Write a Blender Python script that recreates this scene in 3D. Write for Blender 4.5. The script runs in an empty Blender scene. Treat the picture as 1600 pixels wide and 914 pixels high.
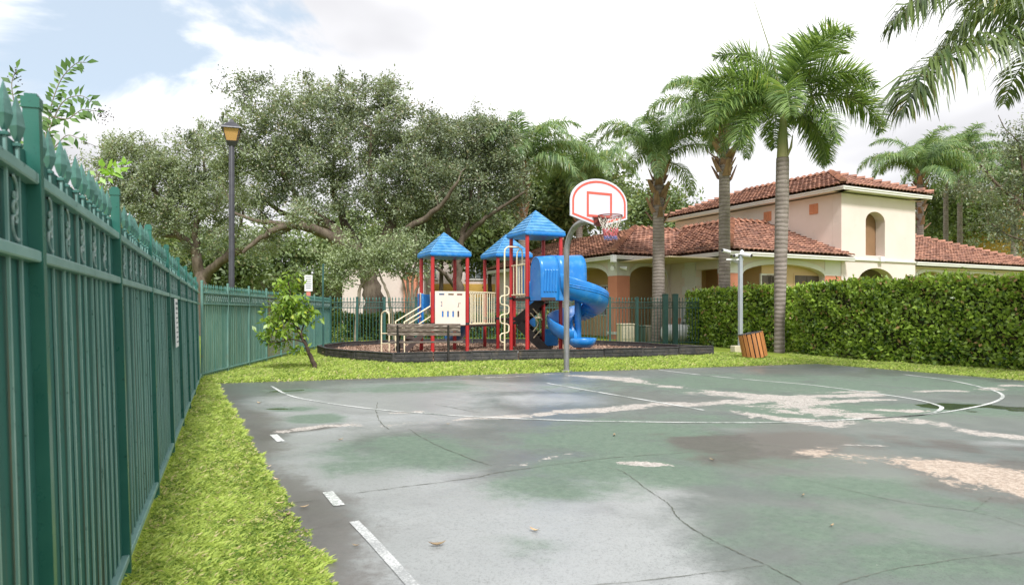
import bpy, math, random
import numpy as np
from mathutils import Vector, Matrix
random.seed(7)
rng = np.random.default_rng(7)
SC = bpy.context.scene
COL = SC.collection
R = math.radians
F, HZ, HC = 1067.0, 487.0, 1.30      # focal length and horizon row (pixels of the photograph), eye height (m)

# ------------------------------------------------------------------ camera
cam = bpy.data.cameras.new('camera')
cam.lens, cam.sensor_width = 24.0, 36.0
cam.shift_y = (HZ - 457.0) / 1600.0
cam.clip_start, cam.clip_end = 0.05, 2000.0
cam.dof.use_dof, cam.dof.focus_distance, cam.dof.aperture_fstop = True, 15.0, 5.6
co = bpy.data.objects.new('camera', cam)
co.location, co.rotation_euler = (0, 0, HC), (R(90), 0, 0)
COL.objects.link(co)
SC.camera = co

# ------------------------------------------------------------------ light
SUN_EL, SUN_AZ = R(52), R(166)       # azimuth clockwise from +Y: behind the camera, a little to the right
sund = Vector((math.sin(SUN_AZ) * math.cos(SUN_EL), math.cos(SUN_AZ) * math.cos(SUN_EL), math.sin(SUN_EL)))
sl = bpy.data.lights.new('sun', 'SUN')
sl.energy, sl.angle, sl.color = 2.7, R(10), (1.0, 0.985, 0.96)
so = bpy.data.objects.new('sun', sl)
so.rotation_euler = sund.to_track_quat('Z', 'Y').to_euler()
COL.objects.link(so)
SC.view_settings.view_transform = 'Standard'
SC.view_settings.look = 'None'
SC.view_settings.gamma = 1.0
SC.view_settings.exposure = 0.84
try:
    SC.cycles.max_bounces = 8
    SC.cycles.transparent_max_bounces = 8
    SC.cycles.use_denoising = True
except Exception:
    pass

# ------------------------------------------------------------------ node helper
class NT:
    def __init__(s, tree):
        s.t = tree; s.n = tree.nodes; s.l = tree.links
    def new(s, typ, **kw):
        n = s.n.new(typ)
        for k, v in kw.items(): setattr(n, k, v)
        return n
    def put(s, sock, v):
        if isinstance(v, bpy.types.NodeSocket): s.l.new(v, sock)
        elif v is not None:
            if hasattr(sock.default_value, '__len__') and not hasattr(v, '__len__'): v = (v, v, v, 1)[:len(sock.default_value)]
            if hasattr(v, '__len__') and len(v) == 3 and len(sock.default_value) == 4: v = (*v, 1)
            sock.default_value = v
    def math(s, op, a, b=0.0, c=0.0, clamp=False):
        n = s.new('ShaderNodeMath', operation=op, use_clamp=clamp)
        s.put(n.inputs[0], a); s.put(n.inputs[1], b); s.put(n.inputs[2], c)
        return n.outputs[0]
    def mix(s, f, a, b, blend='MIX'):
        n = s.new('ShaderNodeMix', data_type='RGBA', blend_type=blend, clamp_factor=True)
        s.put(n.inputs['Factor'], f); s.put(n.inputs[6], a); s.put(n.inputs[7], b)
        return n.outputs[2]
    def noise(s, vec, scale, detail=4.0, rough=0.55, dist=0.0):
        n = s.new('ShaderNodeTexNoise')
        s.put(n.inputs['Vector'], vec)
        n.inputs['Scale'].default_value = scale; n.inputs['Detail'].default_value = detail
        n.inputs['Roughness'].default_value = rough; n.inputs['Distortion'].default_value = dist
        return n.outputs[0]
    def vor(s, vec, scale, feature='F1'):
        n = s.new('ShaderNodeTexVoronoi', feature=feature)
        s.put(n.inputs['Vector'], vec); n.inputs['Scale'].default_value = scale
        return n
    def step(s, v, lo, hi):
        n = s.new('ShaderNodeMapRange', interpolation_type='SMOOTHSTEP')
        s.put(n.inputs[0], v); n.inputs[1].default_value = lo; n.inputs[2].default_value = hi
        return n.outputs[0]
    def attr(s, name):
        return s.new('ShaderNodeAttribute', attribute_name=name).outputs['Fac']
    def vec(s, sock, scale):
        n = s.new('ShaderNodeMapping'); s.put(n.inputs[0], sock); n.inputs['Scale'].default_value = scale
        return n.outputs[0]
    def bump(s, h, strength, dist):
        n = s.new('ShaderNodeBump'); s.put(n.inputs['Height'], h)
        n.inputs['Strength'].default_value = strength; n.inputs['Distance'].default_value = dist
        return n.outputs[0]

def newmat(name):
    m = bpy.data.materials.new(name); m.use_nodes = True
    t = NT(m.node_tree); p = t.n['Principled BSDF']
    return m, t, p

def objvec(t):       # object coordinates shifted per object, so copies do not repeat
    tc = t.new('ShaderNodeTexCoord').outputs['Object']
    oi = t.new('ShaderNodeObjectInfo').outputs['Random']
    a = t.new('ShaderNodeVectorMath', operation='ADD'); t.put(a.inputs[0], tc)
    c = t.new('ShaderNodeCombineXYZ'); k = t.math('MULTIPLY', oi, 37.0)
    t.put(c.inputs[0], k); t.put(c.inputs[1], k); t.put(c.inputs[2], k)
    t.put(a.inputs[1], c.outputs[0])
    return a.outputs[0]

def plain(name, c1, c2=None, scale=6.0, rough=0.6, metal=0.0, bump=0.0, bscale=60.0, stretch=(1, 1, 1), spec=0.5, vary=0.0, dirt=None, dscale=2.0, dlo=0.55, dhi=0.75):
    m, t, p = newmat(name)
    v = objvec(t); vs = t.vec(v, stretch)
    col = c1 if c2 is None else t.mix(t.step(t.noise(vs, scale), 0.3, 0.7), c1, c2)
    if vary:
        oi = t.new('ShaderNodeObjectInfo').outputs['Random']
        hs = t.new('ShaderNodeHueSaturation'); t.put(hs.inputs['Color'], col)
        t.put(hs.inputs['Value'], t.math('MULTIPLY_ADD', oi, vary * 2, 1 - vary)); col = hs.outputs[0]
    if dirt is not None:
        col = t.mix(t.step(t.noise(vs, dscale, 6.0, 0.65), dlo, dhi), col, dirt)
    t.put(p.inputs['Base Color'], col)
    t.put(p.inputs['Roughness'], t.math('MULTIPLY_ADD', t.noise(v, scale * 3), 0.2, rough - 0.1))
    p.inputs['Metallic'].default_value = metal
    p.inputs['Specular IOR Level'].default_value = spec
    if bump: t.put(p.inputs['Normal'], t.bump(t.noise(vs, bscale, 5.0), 0.6, bump))
    return m

def leafmat(name, dark, light, other=None, rough=0.45, trans=0.3, spec=0.5):
    """leaf colour runs from dark to light by the leaf's own 'tint' value; a part of the leaves takes the other colour"""
    m, t, p = newmat(name)
    a = t.attr('tint')
    col = t.mix(t.step(a, 0.0, 0.85), dark, light)
    if other is not None: col = t.mix(t.step(a, 0.9, 0.94), col, other)
    t.put(p.inputs['Base Color'], col); p.inputs['Roughness'].default_value = rough
    p.inputs['Specular IOR Level'].default_value = spec
    tr = t.new('ShaderNodeBsdfTranslucent')
    t.put(tr.inputs[0], t.mix(1.0, col, (1.0, 1.0, 0.55), 'MULTIPLY'))
    mx = t.new('ShaderNodeMixShader'); mx.inputs[0].default_value = trans
    t.l.new(p.outputs[0], mx.inputs[1]); t.l.new(tr.outputs[0], mx.inputs[2])
    t.l.new(mx.outputs[0], t.n['Material Output'].inputs[0])
    return m

# ------------------------------------------------------------------ sky: physical sky behind a thick bright cloud deck with blue gaps
W = bpy.data.worlds.new('World'); SC.world = W; W.use_nodes = True
t = NT(W.node_tree); bg = t.n['Background']
sky = t.new('ShaderNodeTexSky', sky_type='NISHITA', sun_disc=False, sun_elevation=SUN_EL, sun_rotation=SUN_AZ)
sky.air_density, sky.dust_density, sky.ozone_density = 1.0, 0.6, 1.2
tc = t.new('ShaderNodeTexCoord').outputs['Generated']
sep = t.new('ShaderNodeSeparateXYZ'); t.put(sep.inputs[0], tc)
zz = t.math('ADD', t.math('MAXIMUM', sep.outputs[2], 0.0), 0.28)
cxy = t.new('ShaderNodeCombineXYZ')
t.put(cxy.inputs[0], t.math('DIVIDE', sep.outputs[0], zz)); t.put(cxy.inputs[1], t.math('DIVIDE', sep.outputs[1], zz))
cv = cxy.outputs[0]
n1 = t.math('MULTIPLY_ADD', t.noise(cv, 1.6, 8.0, 0.56, 0.5), 1.7, -0.35)
# the gap in the deck sits high to the left of the view and runs on behind it
gx = t.math('ADD', t.math('DIVIDE', sep.outputs[0], zz), 0.78)
gy = t.math('SUBTRACT', t.math('DIVIDE', sep.outputs[1], zz), 1.40)
gap = t.math('SUBTRACT', 1.0, t.math('SQRT', t.math('ADD', t.math('MULTIPLY', t.math('MULTIPLY', gx, gx), 3.2), t.math('MULTIPLY', t.math('MULTIPLY', gy, gy), 4.0))), clamp=True)
cov = t.math('SUBTRACT', t.math('ADD', n1, 0.26), t.math('MULTIPLY', gap, 0.52))
cl = t.step(cov, 0.36, 0.56)
n2 = t.noise(cv, 0.8, 5.0, 0.5)
ccol = t.mix(t.step(n2, 0.35, 0.65), (5.7, 5.7, 5.95), (11.4, 11.4, 11.5))
blue = t.mix(0.72, sky.outputs[0], (5.6, 6.5, 7.4))
t.put(bg.inputs[0], t.mix(cl, blue, ccol))
bg.inputs[1].default_value = 0.08

# ------------------------------------------------------------------ mesh helpers
def gp(px, py, z=0.0):               # ground point under a pixel of the photograph
    d = F * (HC - z) / (py - HZ)
    return np.array([(px - 800.0) / F * d, d, z])
def at(px, py, d):                   # point at distance d behind a pixel
    return np.array([(px - 800.0) / F * d, d, HC + (HZ - py) / F * d])

def link(o, parent=None):
    COL.objects.link(o)
    if parent is not None: o.parent = parent
    return o
def tag(o, label=None, cat=None, group=None, kind=None):
    for k, v in (('label', label), ('category', cat), ('group', group), ('kind', kind)):
        if v: o[k] = v
    return o
def thing(name, loc, label, cat, group=None, rz=0.0):
    o = bpy.data.objects.new(name, None); o.location = loc; o.rotation_euler = (0, 0, rz)
    o.empty_display_size = 0.2
    COL.objects.link(o)
    return tag(o, label, cat, group)

def npmesh(name, V, Fc, mat, tint=None, smooth=False):
    V = np.asarray(V, dtype=np.float32).reshape(-1, 3); Fc = np.asarray(Fc, dtype=np.int32)
    k = Fc.shape[1]; n = Fc.shape[0]
    me = bpy.data.meshes.new(name)
    me.vertices.add(len(V)); me.vertices.foreach_set('co', V.ravel())
    me.loops.add(n * k); me.loops.foreach_set('vertex_index', Fc.ravel())
    me.polygons.add(n); me.polygons.foreach_set('loop_start', np.arange(0, n * k, k, dtype=np.int32))
    me.polygons.foreach_set('loop_total', np.full(n, k, dtype=np.int32))
    if smooth: me.polygons.foreach_set('use_smooth', np.ones(n, dtype=bool))
    if tint is not None:
        a = me.attributes.new('tint', 'FLOAT', 'FACE'); a.data.foreach_set('value', np.asarray(tint, dtype=np.float32))
    me.update(calc_edges=True)
    if mat: me.materials.append(mat)
    return me

class MB:
    """collects shapes; build() makes ONE mesh object. o = world position of the thing it belongs to (taken off the vertices)"""
    def __init__(s, o=(0, 0, 0)):
        s.v = []; s.f = []; s.o = np.array(o, dtype=float); s.sm = []; s.tint = []; s.cur = 0.5
    def add(s, V, Fs, smooth=False):
        b = len(s.v); s.v.extend([tuple(p) for p in V])
        for f in Fs:
            s.f.append(tuple(b + i for i in f)); s.sm.append(smooth); s.tint.append(s.cur)
    def box(s, c, size, rz=0.0, M=None):
        x, y, z = size[0] / 2, size[1] / 2, size[2] / 2
        V = [Vector((a, b, d)) for d in (-z, z) for a, b in ((-x, -y), (x, -y), (x, y), (-x, y))]
        m = M if M is not None else Matrix.Rotation(rz, 3, 'Z')
        s.add([m @ p + Vector(c) for p in V], [(3, 2, 1, 0), (4, 5, 6, 7), (0, 1, 5, 4), (1, 2, 6, 5), (2, 3, 7, 6), (3, 0, 4, 7)])
    def bar(s, p0, p1, w, h):          # box section from p0 to p1, w across, h upwards
        p0, p1 = Vector(p0), Vector(p1); d = p1 - p0
        x = d.normalized(); up = Vector((0, 0, 1)) if abs(x.z) < 0.95 else Vector((0, 1, 0))
        y = up.cross(x).normalized(); z = x.cross(y)
        s.box((p0 + p1) / 2, (d.length, w, h), M=Matrix((x, y, z)).transposed())
    def tube(s, P, r, n=8, cap=True, smooth=True):
        P = [Vector(p) for p in P]; k = len(P)
        rs = r if hasattr(r, '__len__') else [r] * k
        T = [(P[min(i + 1, k - 1)] - P[max(i - 1, 0)]).normalized() for i in range(k)]
        u = T[0].orthogonal().normalized(); V = []
        for i in range(k):
            u = (u - T[i] * u.dot(T[i])); u = u.normalized() if u.length > 1e-6 else T[i].orthogonal().normalized()
            w = T[i].cross(u)
            for j in range(n):
                a = 2 * math.pi * j / n
                V.append(P[i] + (u * math.cos(a) + w * math.sin(a)) * rs[i])
        Fs = [(i * n + j, i * n + (j + 1) % n, (i + 1) * n + (j + 1) % n, (i + 1) * n + j) for i in range(k - 1) for j in range(n)]
        s.add(V, Fs, smooth)
        if cap: s.add([V[j] for j in range(n)], [tuple(reversed(range(n)))]); s.add(V[-n:], [tuple(range(n))])
    def lathe(s, prof, c, n=16, smooth=True):
        V = [(c[0] + r * math.cos(2 * math.pi * j / n), c[1] + r * math.sin(2 * math.pi * j / n), c[2] + z) for r, z in prof for j in range(n)]
        k = len(prof)
        s.add(V, [(i * n + j, i * n + (j + 1) % n, (i + 1) * n + (j + 1) % n, (i + 1) * n + j) for i in range(k - 1) for j in range(n)], smooth)
        s.add(V[:n], [tuple(reversed(range(n)))]); s.add(V[-n:], [tuple(range(n))])
    def prism(s, poly, d):             # flat polygon (3-D points) pushed along vector d
        n = len(poly); d = Vector(d)
        V = [Vector(p) for p in poly] + [Vector(p) + d for p in poly]
        s.add(V, [tuple(range(n)), tuple(reversed(range(n, 2 * n)))] + [(j, j + n, (j + 1) % n + n, (j + 1) % n) for j in range(n)])
    def mesh(s, name, mat):
        me = bpy.data.meshes.new(name)
        V = np.array(s.v) - s.o
        me.from_pydata([tuple(p) for p in V], [], s.f)
        me.polygons.foreach_set('use_smooth', s.sm)
        a = me.attributes.new('tint', 'FLOAT', 'FACE'); a.data.foreach_set('value', s.tint)
        if mat: me.materials.append(mat)
        me.update()
        return me
    def build(s, name, mat, parent=None, recalc=True):
        me = s.mesh(name, mat)
        if recalc:
            import bmesh
            b = bmesh.new(); b.from_mesh(me); bmesh.ops.recalc_face_normals(b, faces=b.faces); b.to_mesh(me); b.free()
        return link(bpy.data.objects.new(name, me), parent)

def put(name, me, parent, loc=(0, 0, 0), rz=0.0):
    o = bpy.data.objects.new(name, me); o.location = loc; o.rotation_euler = (0, 0, rz)
    return link(o, parent)
def bevel(o, w, seg=2):
    m = o.modifiers.new('bevel', 'BEVEL'); m.width = w; m.segments = seg; m.limit_method = 'ANGLE'
    return o
def catmull(P, n=8):
    P = [np.array(p, dtype=float) for p in P]; Q = [2 * P[0] - P[1]] + P + [2 * P[-1] - P[-2]]; out = []
    for i in range(1, len(Q) - 2):
        for k in range(n):
            u = k / n
            out.append(0.5 * (2 * Q[i] + (Q[i + 1] - Q[i - 1]) * u + (2 * Q[i - 1] - 5 * Q[i] + 4 * Q[i + 1] - Q[i + 2]) * u * u + (3 * Q[i] - Q[i - 1] - 3 * Q[i + 1] + Q[i + 2]) * u ** 3))
    out.append(P[-1])
    return out

def unit(a): return a / np.maximum(np.linalg.norm(a, axis=-1, keepdims=True), 1e-9)
def leafcloud(name, C, D, L, Wd, tint, mat, parent, o=(0, 0, 0), fold=0.12, nrm=None):
    """one mesh of folded leaf blades: base points C, directions D, lengths L, widths Wd"""
    n = len(C); D = unit(D)
    if nrm is None: nrm = rng.normal(size=(n, 3)) + np.array([0, 0, 0.8])
    S = unit(np.cross(D, nrm)); N = np.cross(S, D)
    L = np.asarray(L).reshape(-1, 1) * np.ones((n, 1)); Wd = np.asarray(Wd).reshape(-1, 1) * np.ones((n, 1))
    mid = C + D * L * 0.48 + N * L * fold
    V = np.stack([C, mid + S * Wd / 2 , C + D * L, mid - S * Wd / 2], axis=1) - np.array(o)
    me = npmesh(name, V, np.arange(4 * n).reshape(n, 4), mat, tint)
    return link(bpy.data.objects.new(name, me), parent)

U = np.array([-0.4446, 0.8957, 0.0]); Vv = np.array([0.8957, 0.4446, 0.0]); YAW = R(26.4)   # along the court / across it
# ------------------------------------------------------------------ materials
M = {}
M['fence'] = plain('fence_green_paint', (0.035, 0.125, 0.105), (0.045, 0.150, 0.125), 4.0, 0.42, dirt=(0.075, 0.085, 0.055), dscale=3.0, dlo=0.66, dhi=0.85, bump=0.0006, vary=0.06)
M['fence_light'] = plain('fence_glossy_green_paint', (0.018, 0.110, 0.086), (0.028, 0.135, 0.106), 5.0, 0.30, dirt=(0.010, 0.045, 0.038), dscale=28.0, dlo=0.64, dhi=0.70, vary=0.10)
M['fence_chalk'] = plain('fence_chalked_green_paint', (0.155, 0.295, 0.268), (0.215, 0.365, 0.335), 5.0, 0.38, dirt=(0.05, 0.13, 0.11), dscale=22.0, dlo=0.6, dhi=0.68, vary=0.10)
M['fence_tip'] = plain('spear_tip_green_paint', (0.040, 0.135, 0.112), (0.075, 0.190, 0.165), 30.0, 0.35, dirt=(0.24, 0.33, 0.31), dscale=26.0, dlo=0.66, dhi=0.74, vary=0.15)
M['fence_faded'] = plain('fence_chalky_green_paint', (0.085, 0.200, 0.175), (0.150, 0.265, 0.225), 3.0, 0.5, dirt=(0.20, 0.16, 0.08), dscale=2.0, dlo=0.6, dhi=0.8, vary=0.12)
M['fence_open'] = plain('open_fence_green_paint', (0.022, 0.075, 0.066), (0.032, 0.10, 0.088), 4.0, 0.45, vary=0.08)
M['silver'] = plain('worn_silver_paint', (0.30, 0.38, 0.36), (0.12, 0.24, 0.21), 40.0, 0.4)
m, t, p = newmat('fence_sheet_metal'); v = objvec(t)            # sheet behind the pickets, streaked with rust near the ground
st = t.noise(t.vec(v, (7, 1, 0.35)), 1.0, 5.0, 0.6)
col = t.mix(t.step(t.noise(v, 1.5), 0.3, 0.7), (0.016, 0.092, 0.075), (0.028, 0.128, 0.104))
z = t.new('ShaderNodeSeparateXYZ'); t.put(z.inputs[0], t.new('ShaderNodeTexCoord').outputs['Object'])
low = t.math('SUBTRACT', 0.62, t.math('MULTIPLY', z.outputs[2], 0.22))
rust = t.step(t.math('ADD', t.math('SUBTRACT', st, 0.62), t.math('MULTIPLY', low, 0.25)), 0.04, 0.2)
col = t.mix(t.math('MULTIPLY', rust, 0.75), col, (0.15, 0.09, 0.035))
col = t.mix(t.math('MULTIPLY', t.step(t.noise(v, 45.0, 2.0), 0.66, 0.7), 0.6), col, (0.012, 0.035, 0.03))
t.put(p.inputs['Base Color'], col); p.inputs['Specular IOR Level'].default_value = 0.25; t.put(p.inputs['Roughness'], t.math('MULTIPLY_ADD', st, 0.3, 0.45))
t.put(p.inputs['Normal'], t.bump(t.noise(v, 5.0), 0.3, 0.004)); M['sheet'] = m
m, t, p = newmat('faded_fence_sheet_metal'); v = objvec(t)      # the far run: chalky green and blue sheets, one orange with rust
st = t.noise(t.vec(v, (3, 1, 0.15)), 1.2, 6.0, 0.65)
col = t.mix(t.step(st, 0.3, 0.7), (0.085, 0.235, 0.20), (0.24, 0.36, 0.27))
x = t.new('ShaderNodeSeparateXYZ'); t.put(x.inputs[0], t.new('ShaderNodeTexCoord').outputs['Object'])
wob = t.math('MULTIPLY_ADD', st, 0.7, x.outputs[0])
r1 = t.math('MULTIPLY', t.step(wob, 4.9, 5.1), t.math('SUBTRACT', 1.0, t.step(wob, 8.4, 8.9)))
col = t.mix(t.math('MULTIPLY', r1, 0.85), col, (0.36, 0.20, 0.07))
col = t.mix(t.step(wob, 10.0, 10.6), col, (0.10, 0.27, 0.30))
t.put(p.inputs['Base Color'], col); p.inputs['Roughness'].default_value = 0.55; M['sheet_faded'] = m

M['stucco_cream'] = plain('cream_stucco', (0.665, 0.58, 0.535), (0.63, 0.54, 0.495), 0.8, 0.85, bump=0.004, bscale=90, dirt=(0.52, 0.455, 0.415), dscale=1.2, dlo=0.6, dhi=0.85, spec=0.2)
M['stucco_tan'] = plain('tan_stucco', (0.60, 0.42, 0.25), (0.56, 0.385, 0.225), 0.8, 0.85, bump=0.004, bscale=90, spec=0.2)
M['stucco_peach'] = plain('peach_stucco', (0.60, 0.255, 0.165), (0.55, 0.22, 0.14), 1.2, 0.85, bump=0.004, bscale=90, spec=0.2)
M['stucco_white'] = plain('off_white_trim', (0.66, 0.645, 0.62), (0.62, 0.60, 0.57), 1.5, 0.75, spec=0.25)
M['stucco_yellow'] = plain('yellow_stucco', (0.62, 0.39, 0.10), (0.57, 0.35, 0.09), 1.0, 0.85, spec=0.2)
M['vent_orange'] = plain('orange_vent_paint', (0.62, 0.26, 0.13), (0.55, 0.22, 0.11), 4, 0.6)
M['dark'] = plain('dark_brown_shutter', (0.06, 0.04, 0.03), (0.09, 0.06, 0.04), 3, 0.5)
M['ceiling'] = plain('soffit_paint', (0.62, 0.50, 0.36), None, rough=0.8)
M['pane'] = plain('window_glass', (0.10, 0.12, 0.13), (0.15, 0.17, 0.18), 1.0, 0.1)
m, t, p = newmat('terracotta_tile'); a = t.attr('tint'); v = objvec(t)
col = t.mix(a, (0.15, 0.066, 0.047), (0.54, 0.262, 0.168))
col = t.mix(t.step(t.noise(v, 2.5, 6.0, 0.65), 0.50, 0.70), col, (0.125, 0.062, 0.048))
col = t.mix(t.math('MULTIPLY', t.step(t.noise(v, 7.0, 4.0), 0.6, 0.75), 0.6), col, (0.50, 0.33, 0.22))
t.put(p.inputs['Base Color'], col); p.inputs['Roughness'].default_value = 0.7; M['tile'] = m
M['tile_cap'] = plain('ridge_cap_clay', (0.40, 0.19, 0.12), (0.21, 0.095, 0.065), 3.0, 0.7, dirt=(0.09, 0.05, 0.04), dscale=6, vary=0.2)
M['mortar'] = plain('roof_mortar', (0.22, 0.12, 0.085), (0.13, 0.075, 0.06), 5, 0.9)

M['red'] = plain('red_post_paint', (0.44, 0.024, 0.026), (0.36, 0.02, 0.022), 3, 0.36, vary=0.08, dirt=(0.34, 0.085, 0.075), dscale=5.0, dlo=0.58, dhi=0.8)
M['blue'] = plain('blue_plastic', (0.012, 0.165, 0.50), (0.015, 0.20, 0.56), 2.0, 0.32, dirt=(0.10, 0.29, 0.54), dscale=4.0, dlo=0.5, dhi=0.8)
m, t, p = newmat('roof_blue_plastic'); v = objvec(t)            # sun-bleached on the slopes
col = t.mix(t.step(t.noise(v, 5.0, 5.0), 0.35, 0.7), (0.030, 0.19, 0.44), (0.12, 0.31, 0.52))
t.put(p.inputs['Base Color'], col); p.inputs['Roughness'].default_value = 0.5; M['roof_blue'] = m
M['cream_tube'] = plain('cream_tube_coating', (0.74, 0.66, 0.46), (0.68, 0.60, 0.41), 5, 0.4)
M['cream_panel'] = plain('cream_plastic_panel', (0.76, 0.66, 0.57), (0.72, 0.61, 0.52), 2, 0.45)
M['black'] = plain('black_coated_steel', (0.018, 0.016, 0.016), (0.032, 0.028, 0.028), 6, 0.5)
M['brown_deck'] = plain('dark_brown_deck', (0.045, 0.030, 0.026), (0.06, 0.04, 0.035), 6, 0.6)
M['yellow_post'] = plain('orange_foot_paint', (0.72, 0.30, 0.03), (0.66, 0.26, 0.03), 5, 0.5)
M['border'] = plain('black_border_plastic', (0.028, 0.028, 0.032), (0.060, 0.055, 0.055), 5, 0.6, bump=0.01, bscale=14, vary=0.2, dirt=(0.10, 0.075, 0.055), dscale=4)
M['galv'] = plain('galvanised_steel', (0.22, 0.22, 0.22), (0.34, 0.34, 0.34), 6.0, 0.45, 0.55, stretch=(3, 3, 0.4), dirt=(0.30, 0.20, 0.11), dscale=2.5, dlo=0.62, dhi=0.8)
M['grey_post'] = plain('grey_painted_post', (0.36, 0.39, 0.43), (0.42, 0.45, 0.48), 3, 0.4, 0.2)
M['white'] = plain('white_paint', (0.80, 0.80, 0.80), (0.75, 0.75, 0.76), 4, 0.4)
M['board'] = plain('backboard_white', (0.62, 0.63, 0.70), (0.58, 0.59, 0.66), 3, 0.38, dirt=(0.62, 0.60, 0.62), dscale=5)
M['board_red'] = plain('backboard_red_line', (0.66, 0.115, 0.075), (0.60, 0.10, 0.07), 7, 0.45)
M['rim'] = plain('rusty_red_rim', (0.26, 0.05, 0.04), (0.15, 0.05, 0.04), 20, 0.5)
M['net_white'] = plain('net_white_cord', (0.72, 0.66, 0.58), rough=0.8)
M['net_red'] = plain('net_red_cord', (0.55, 0.14, 0.15), rough=0.8)
M['net_blue'] = plain('net_blue_cord', (0.20, 0.22, 0.45), rough=0.8)
M['grey_wood'] = plain('weathered_grey_wood', (0.15, 0.115, 0.09), (0.065, 0.047, 0.038), 5.0, 0.8, stretch=(1, 6, 8), bump=0.004, bscale=12, dirt=(0.42, 0.36, 0.31), dscale=6, dlo=0.5, dhi=0.7)
M['bin_wood'] = plain('orange_cedar_slat', (0.52, 0.22, 0.075), (0.42, 0.165, 0.055), 4.0, 0.55, stretch=(9, 9, 0.7), vary=0.16, bump=0.001, bscale=20)
M['lamp_black'] = plain('dark_lamp_paint', (0.030, 0.030, 0.038), (0.045, 0.045, 0.055), 5, 0.45)
m, t, p = newmat('amber_lamp_glass')
t.put(p.inputs['Base Color'], (0.52, 0.30, 0.11)); p.inputs['Roughness'].default_value = 0.25
p.inputs['Transmission Weight'].default_value = 0.15; M['amber'] = m
M['beige_box'] = plain('beige_cabinet_paint', (0.58, 0.52, 0.38), (0.53, 0.47, 0.34), 3, 0.5)
M['green_box'] = plain('dark_green_cabinet', (0.05, 0.085, 0.06), (0.07, 0.10, 0.07), 3, 0.5)
M['sign_ink'] = plain('sign_grey_ink', (0.16, 0.17, 0.19), rough=0.6)
M['sign_red'] = plain('sign_red', (0.55, 0.17, 0.14), rough=0.6)

M['bark'] = plain('grey_brown_bark', (0.155, 0.125, 0.095), (0.085, 0.065, 0.05), 3.0, 0.9, stretch=(2, 2, 0.6), bump=0.03, bscale=10, spec=0.2)
M['bark_pale'] = plain('pale_grey_bark', (0.27, 0.235, 0.185), (0.17, 0.14, 0.105), 4.0, 0.9, bump=0.02, bscale=12, spec=0.2)
M['bark_dark'] = plain('dark_sapling_bark', (0.085, 0.06, 0.045), (0.045, 0.032, 0.026), 9.0, 0.9, bump=0.01, bscale=25, spec=0.2)
m, t, p = newmat('palm_trunk'); v = objvec(t)
w = t.new('ShaderNodeTexWave', wave_type='BANDS', bands_direction='Z'); t.put(w.inputs['Vector'], v)
w.inputs['Scale'].default_value = 2.3; w.inputs['Distortion'].default_value = 3.0; w.inputs['Detail'].default_value = 3.0
col = t.mix(t.step(t.noise(v, 3.0, 5.0), 0.3, 0.7), (0.30, 0.255, 0.225), (0.20, 0.165, 0.14))
col = t.mix(t.math('MULTIPLY', t.step(w.outputs[1], 0.0, 0.35), -0.45, 0.0) if False else t.math('MULTIPLY', t.math('SUBTRACT', 1.0, t.step(w.outputs[1], 0.05, 0.4)), 0.55), col, (0.12, 0.095, 0.08))
col = t.mix(t.step(t.noise(v, 9.0, 2.0), 0.7, 0.76), col, (0.07, 0.055, 0.045))
t.put(p.inputs['Base Color'], col); p.inputs['Roughness'].default_value = 0.85
t.put(p.inputs['Normal'], t.bump(w.outputs[1], 0.5, 0.02)); M['palm_trunk'] = m
M['boot'] = plain('palm_leaf_base', (0.36, 0.22, 0.135), (0.20, 0.115, 0.07), 5.0, 0.85, stretch=(3, 3, 1), bump=0.01, bscale=20, vary=0.25)
M['crownshaft'] = plain('green_crownshaft', (0.21, 0.26, 0.08), (0.33, 0.30, 0.13), 1.2, 0.45)
M['rachis'] = plain('frond_stalk', (0.17, 0.20, 0.06), (0.24, 0.24, 0.09), 3, 0.5)
M['dry_frond'] = leafmat('dry_palm_frond', (0.22, 0.15, 0.06), (0.36, 0.28, 0.11))
M['frond'] = leafmat('queen_palm_leaflet', (0.060, 0.135, 0.055), (0.34, 0.47, 0.21), (0.42, 0.42, 0.17), 0.32, 0.45)
M['foxtail'] = leafmat('foxtail_leaflet', (0.050, 0.120, 0.040), (0.35, 0.48, 0.165), (0.44, 0.44, 0.15), 0.32, 0.42)
M['coconut'] = leafmat('coconut_leaflet', (0.040, 0.080, 0.028), (0.17, 0.23, 0.065), (0.30, 0.27, 0.09), 0.30, 0.28)
M['oak_leaf'] = leafmat('oak_leaf', (0.095, 0.128, 0.082), (0.36, 0.42, 0.27), (0.40, 0.36, 0.25), 0.42, 0.35)
M['far_leaf'] = leafmat('far_tree_leaf', (0.085, 0.130, 0.055), (0.26, 0.34, 0.14), (0.30, 0.30, 0.14), 0.5, 0.35)
M['pale_leaf'] = leafmat('pale_tree_leaf', (0.15, 0.205, 0.105), (0.38, 0.45, 0.25), None, 0.5, 0.3)
M['hedge_leaf'] = leafmat('hedge_leaf', (0.042, 0.105, 0.015), (0.37, 0.52, 0.080), (0.42, 0.27, 0.12), 0.24, 0.25)
M['shrub_leaf'] = leafmat('low_shrub_leaf', (0.05, 0.10, 0.02), (0.16, 0.24, 0.05), (0.35, 0.30, 0.22), 0.4, 0.25)
M['sapling_leaf'] = leafmat('sapling_leaf', (0.075, 0.18, 0.035), (0.30, 0.44, 0.065), (0.48, 0.55, 0.06), 0.4, 0.38)
M['myrtle_leaf'] = leafmat('myrtle_leaf', (0.055, 0.13, 0.03), (0.15, 0.27, 0.06), None, 0.4, 0.4)
M['myrtle_bright'] = leafmat('bright_leaf', (0.17, 0.36, 0.03), (0.28, 0.48, 0.05), None, 0.4, 0.45)
M['berry'] = plain('dark_seed_head', (0.06, 0.045, 0.045), (0.09, 0.06, 0.05), 30, 0.7)
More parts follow.
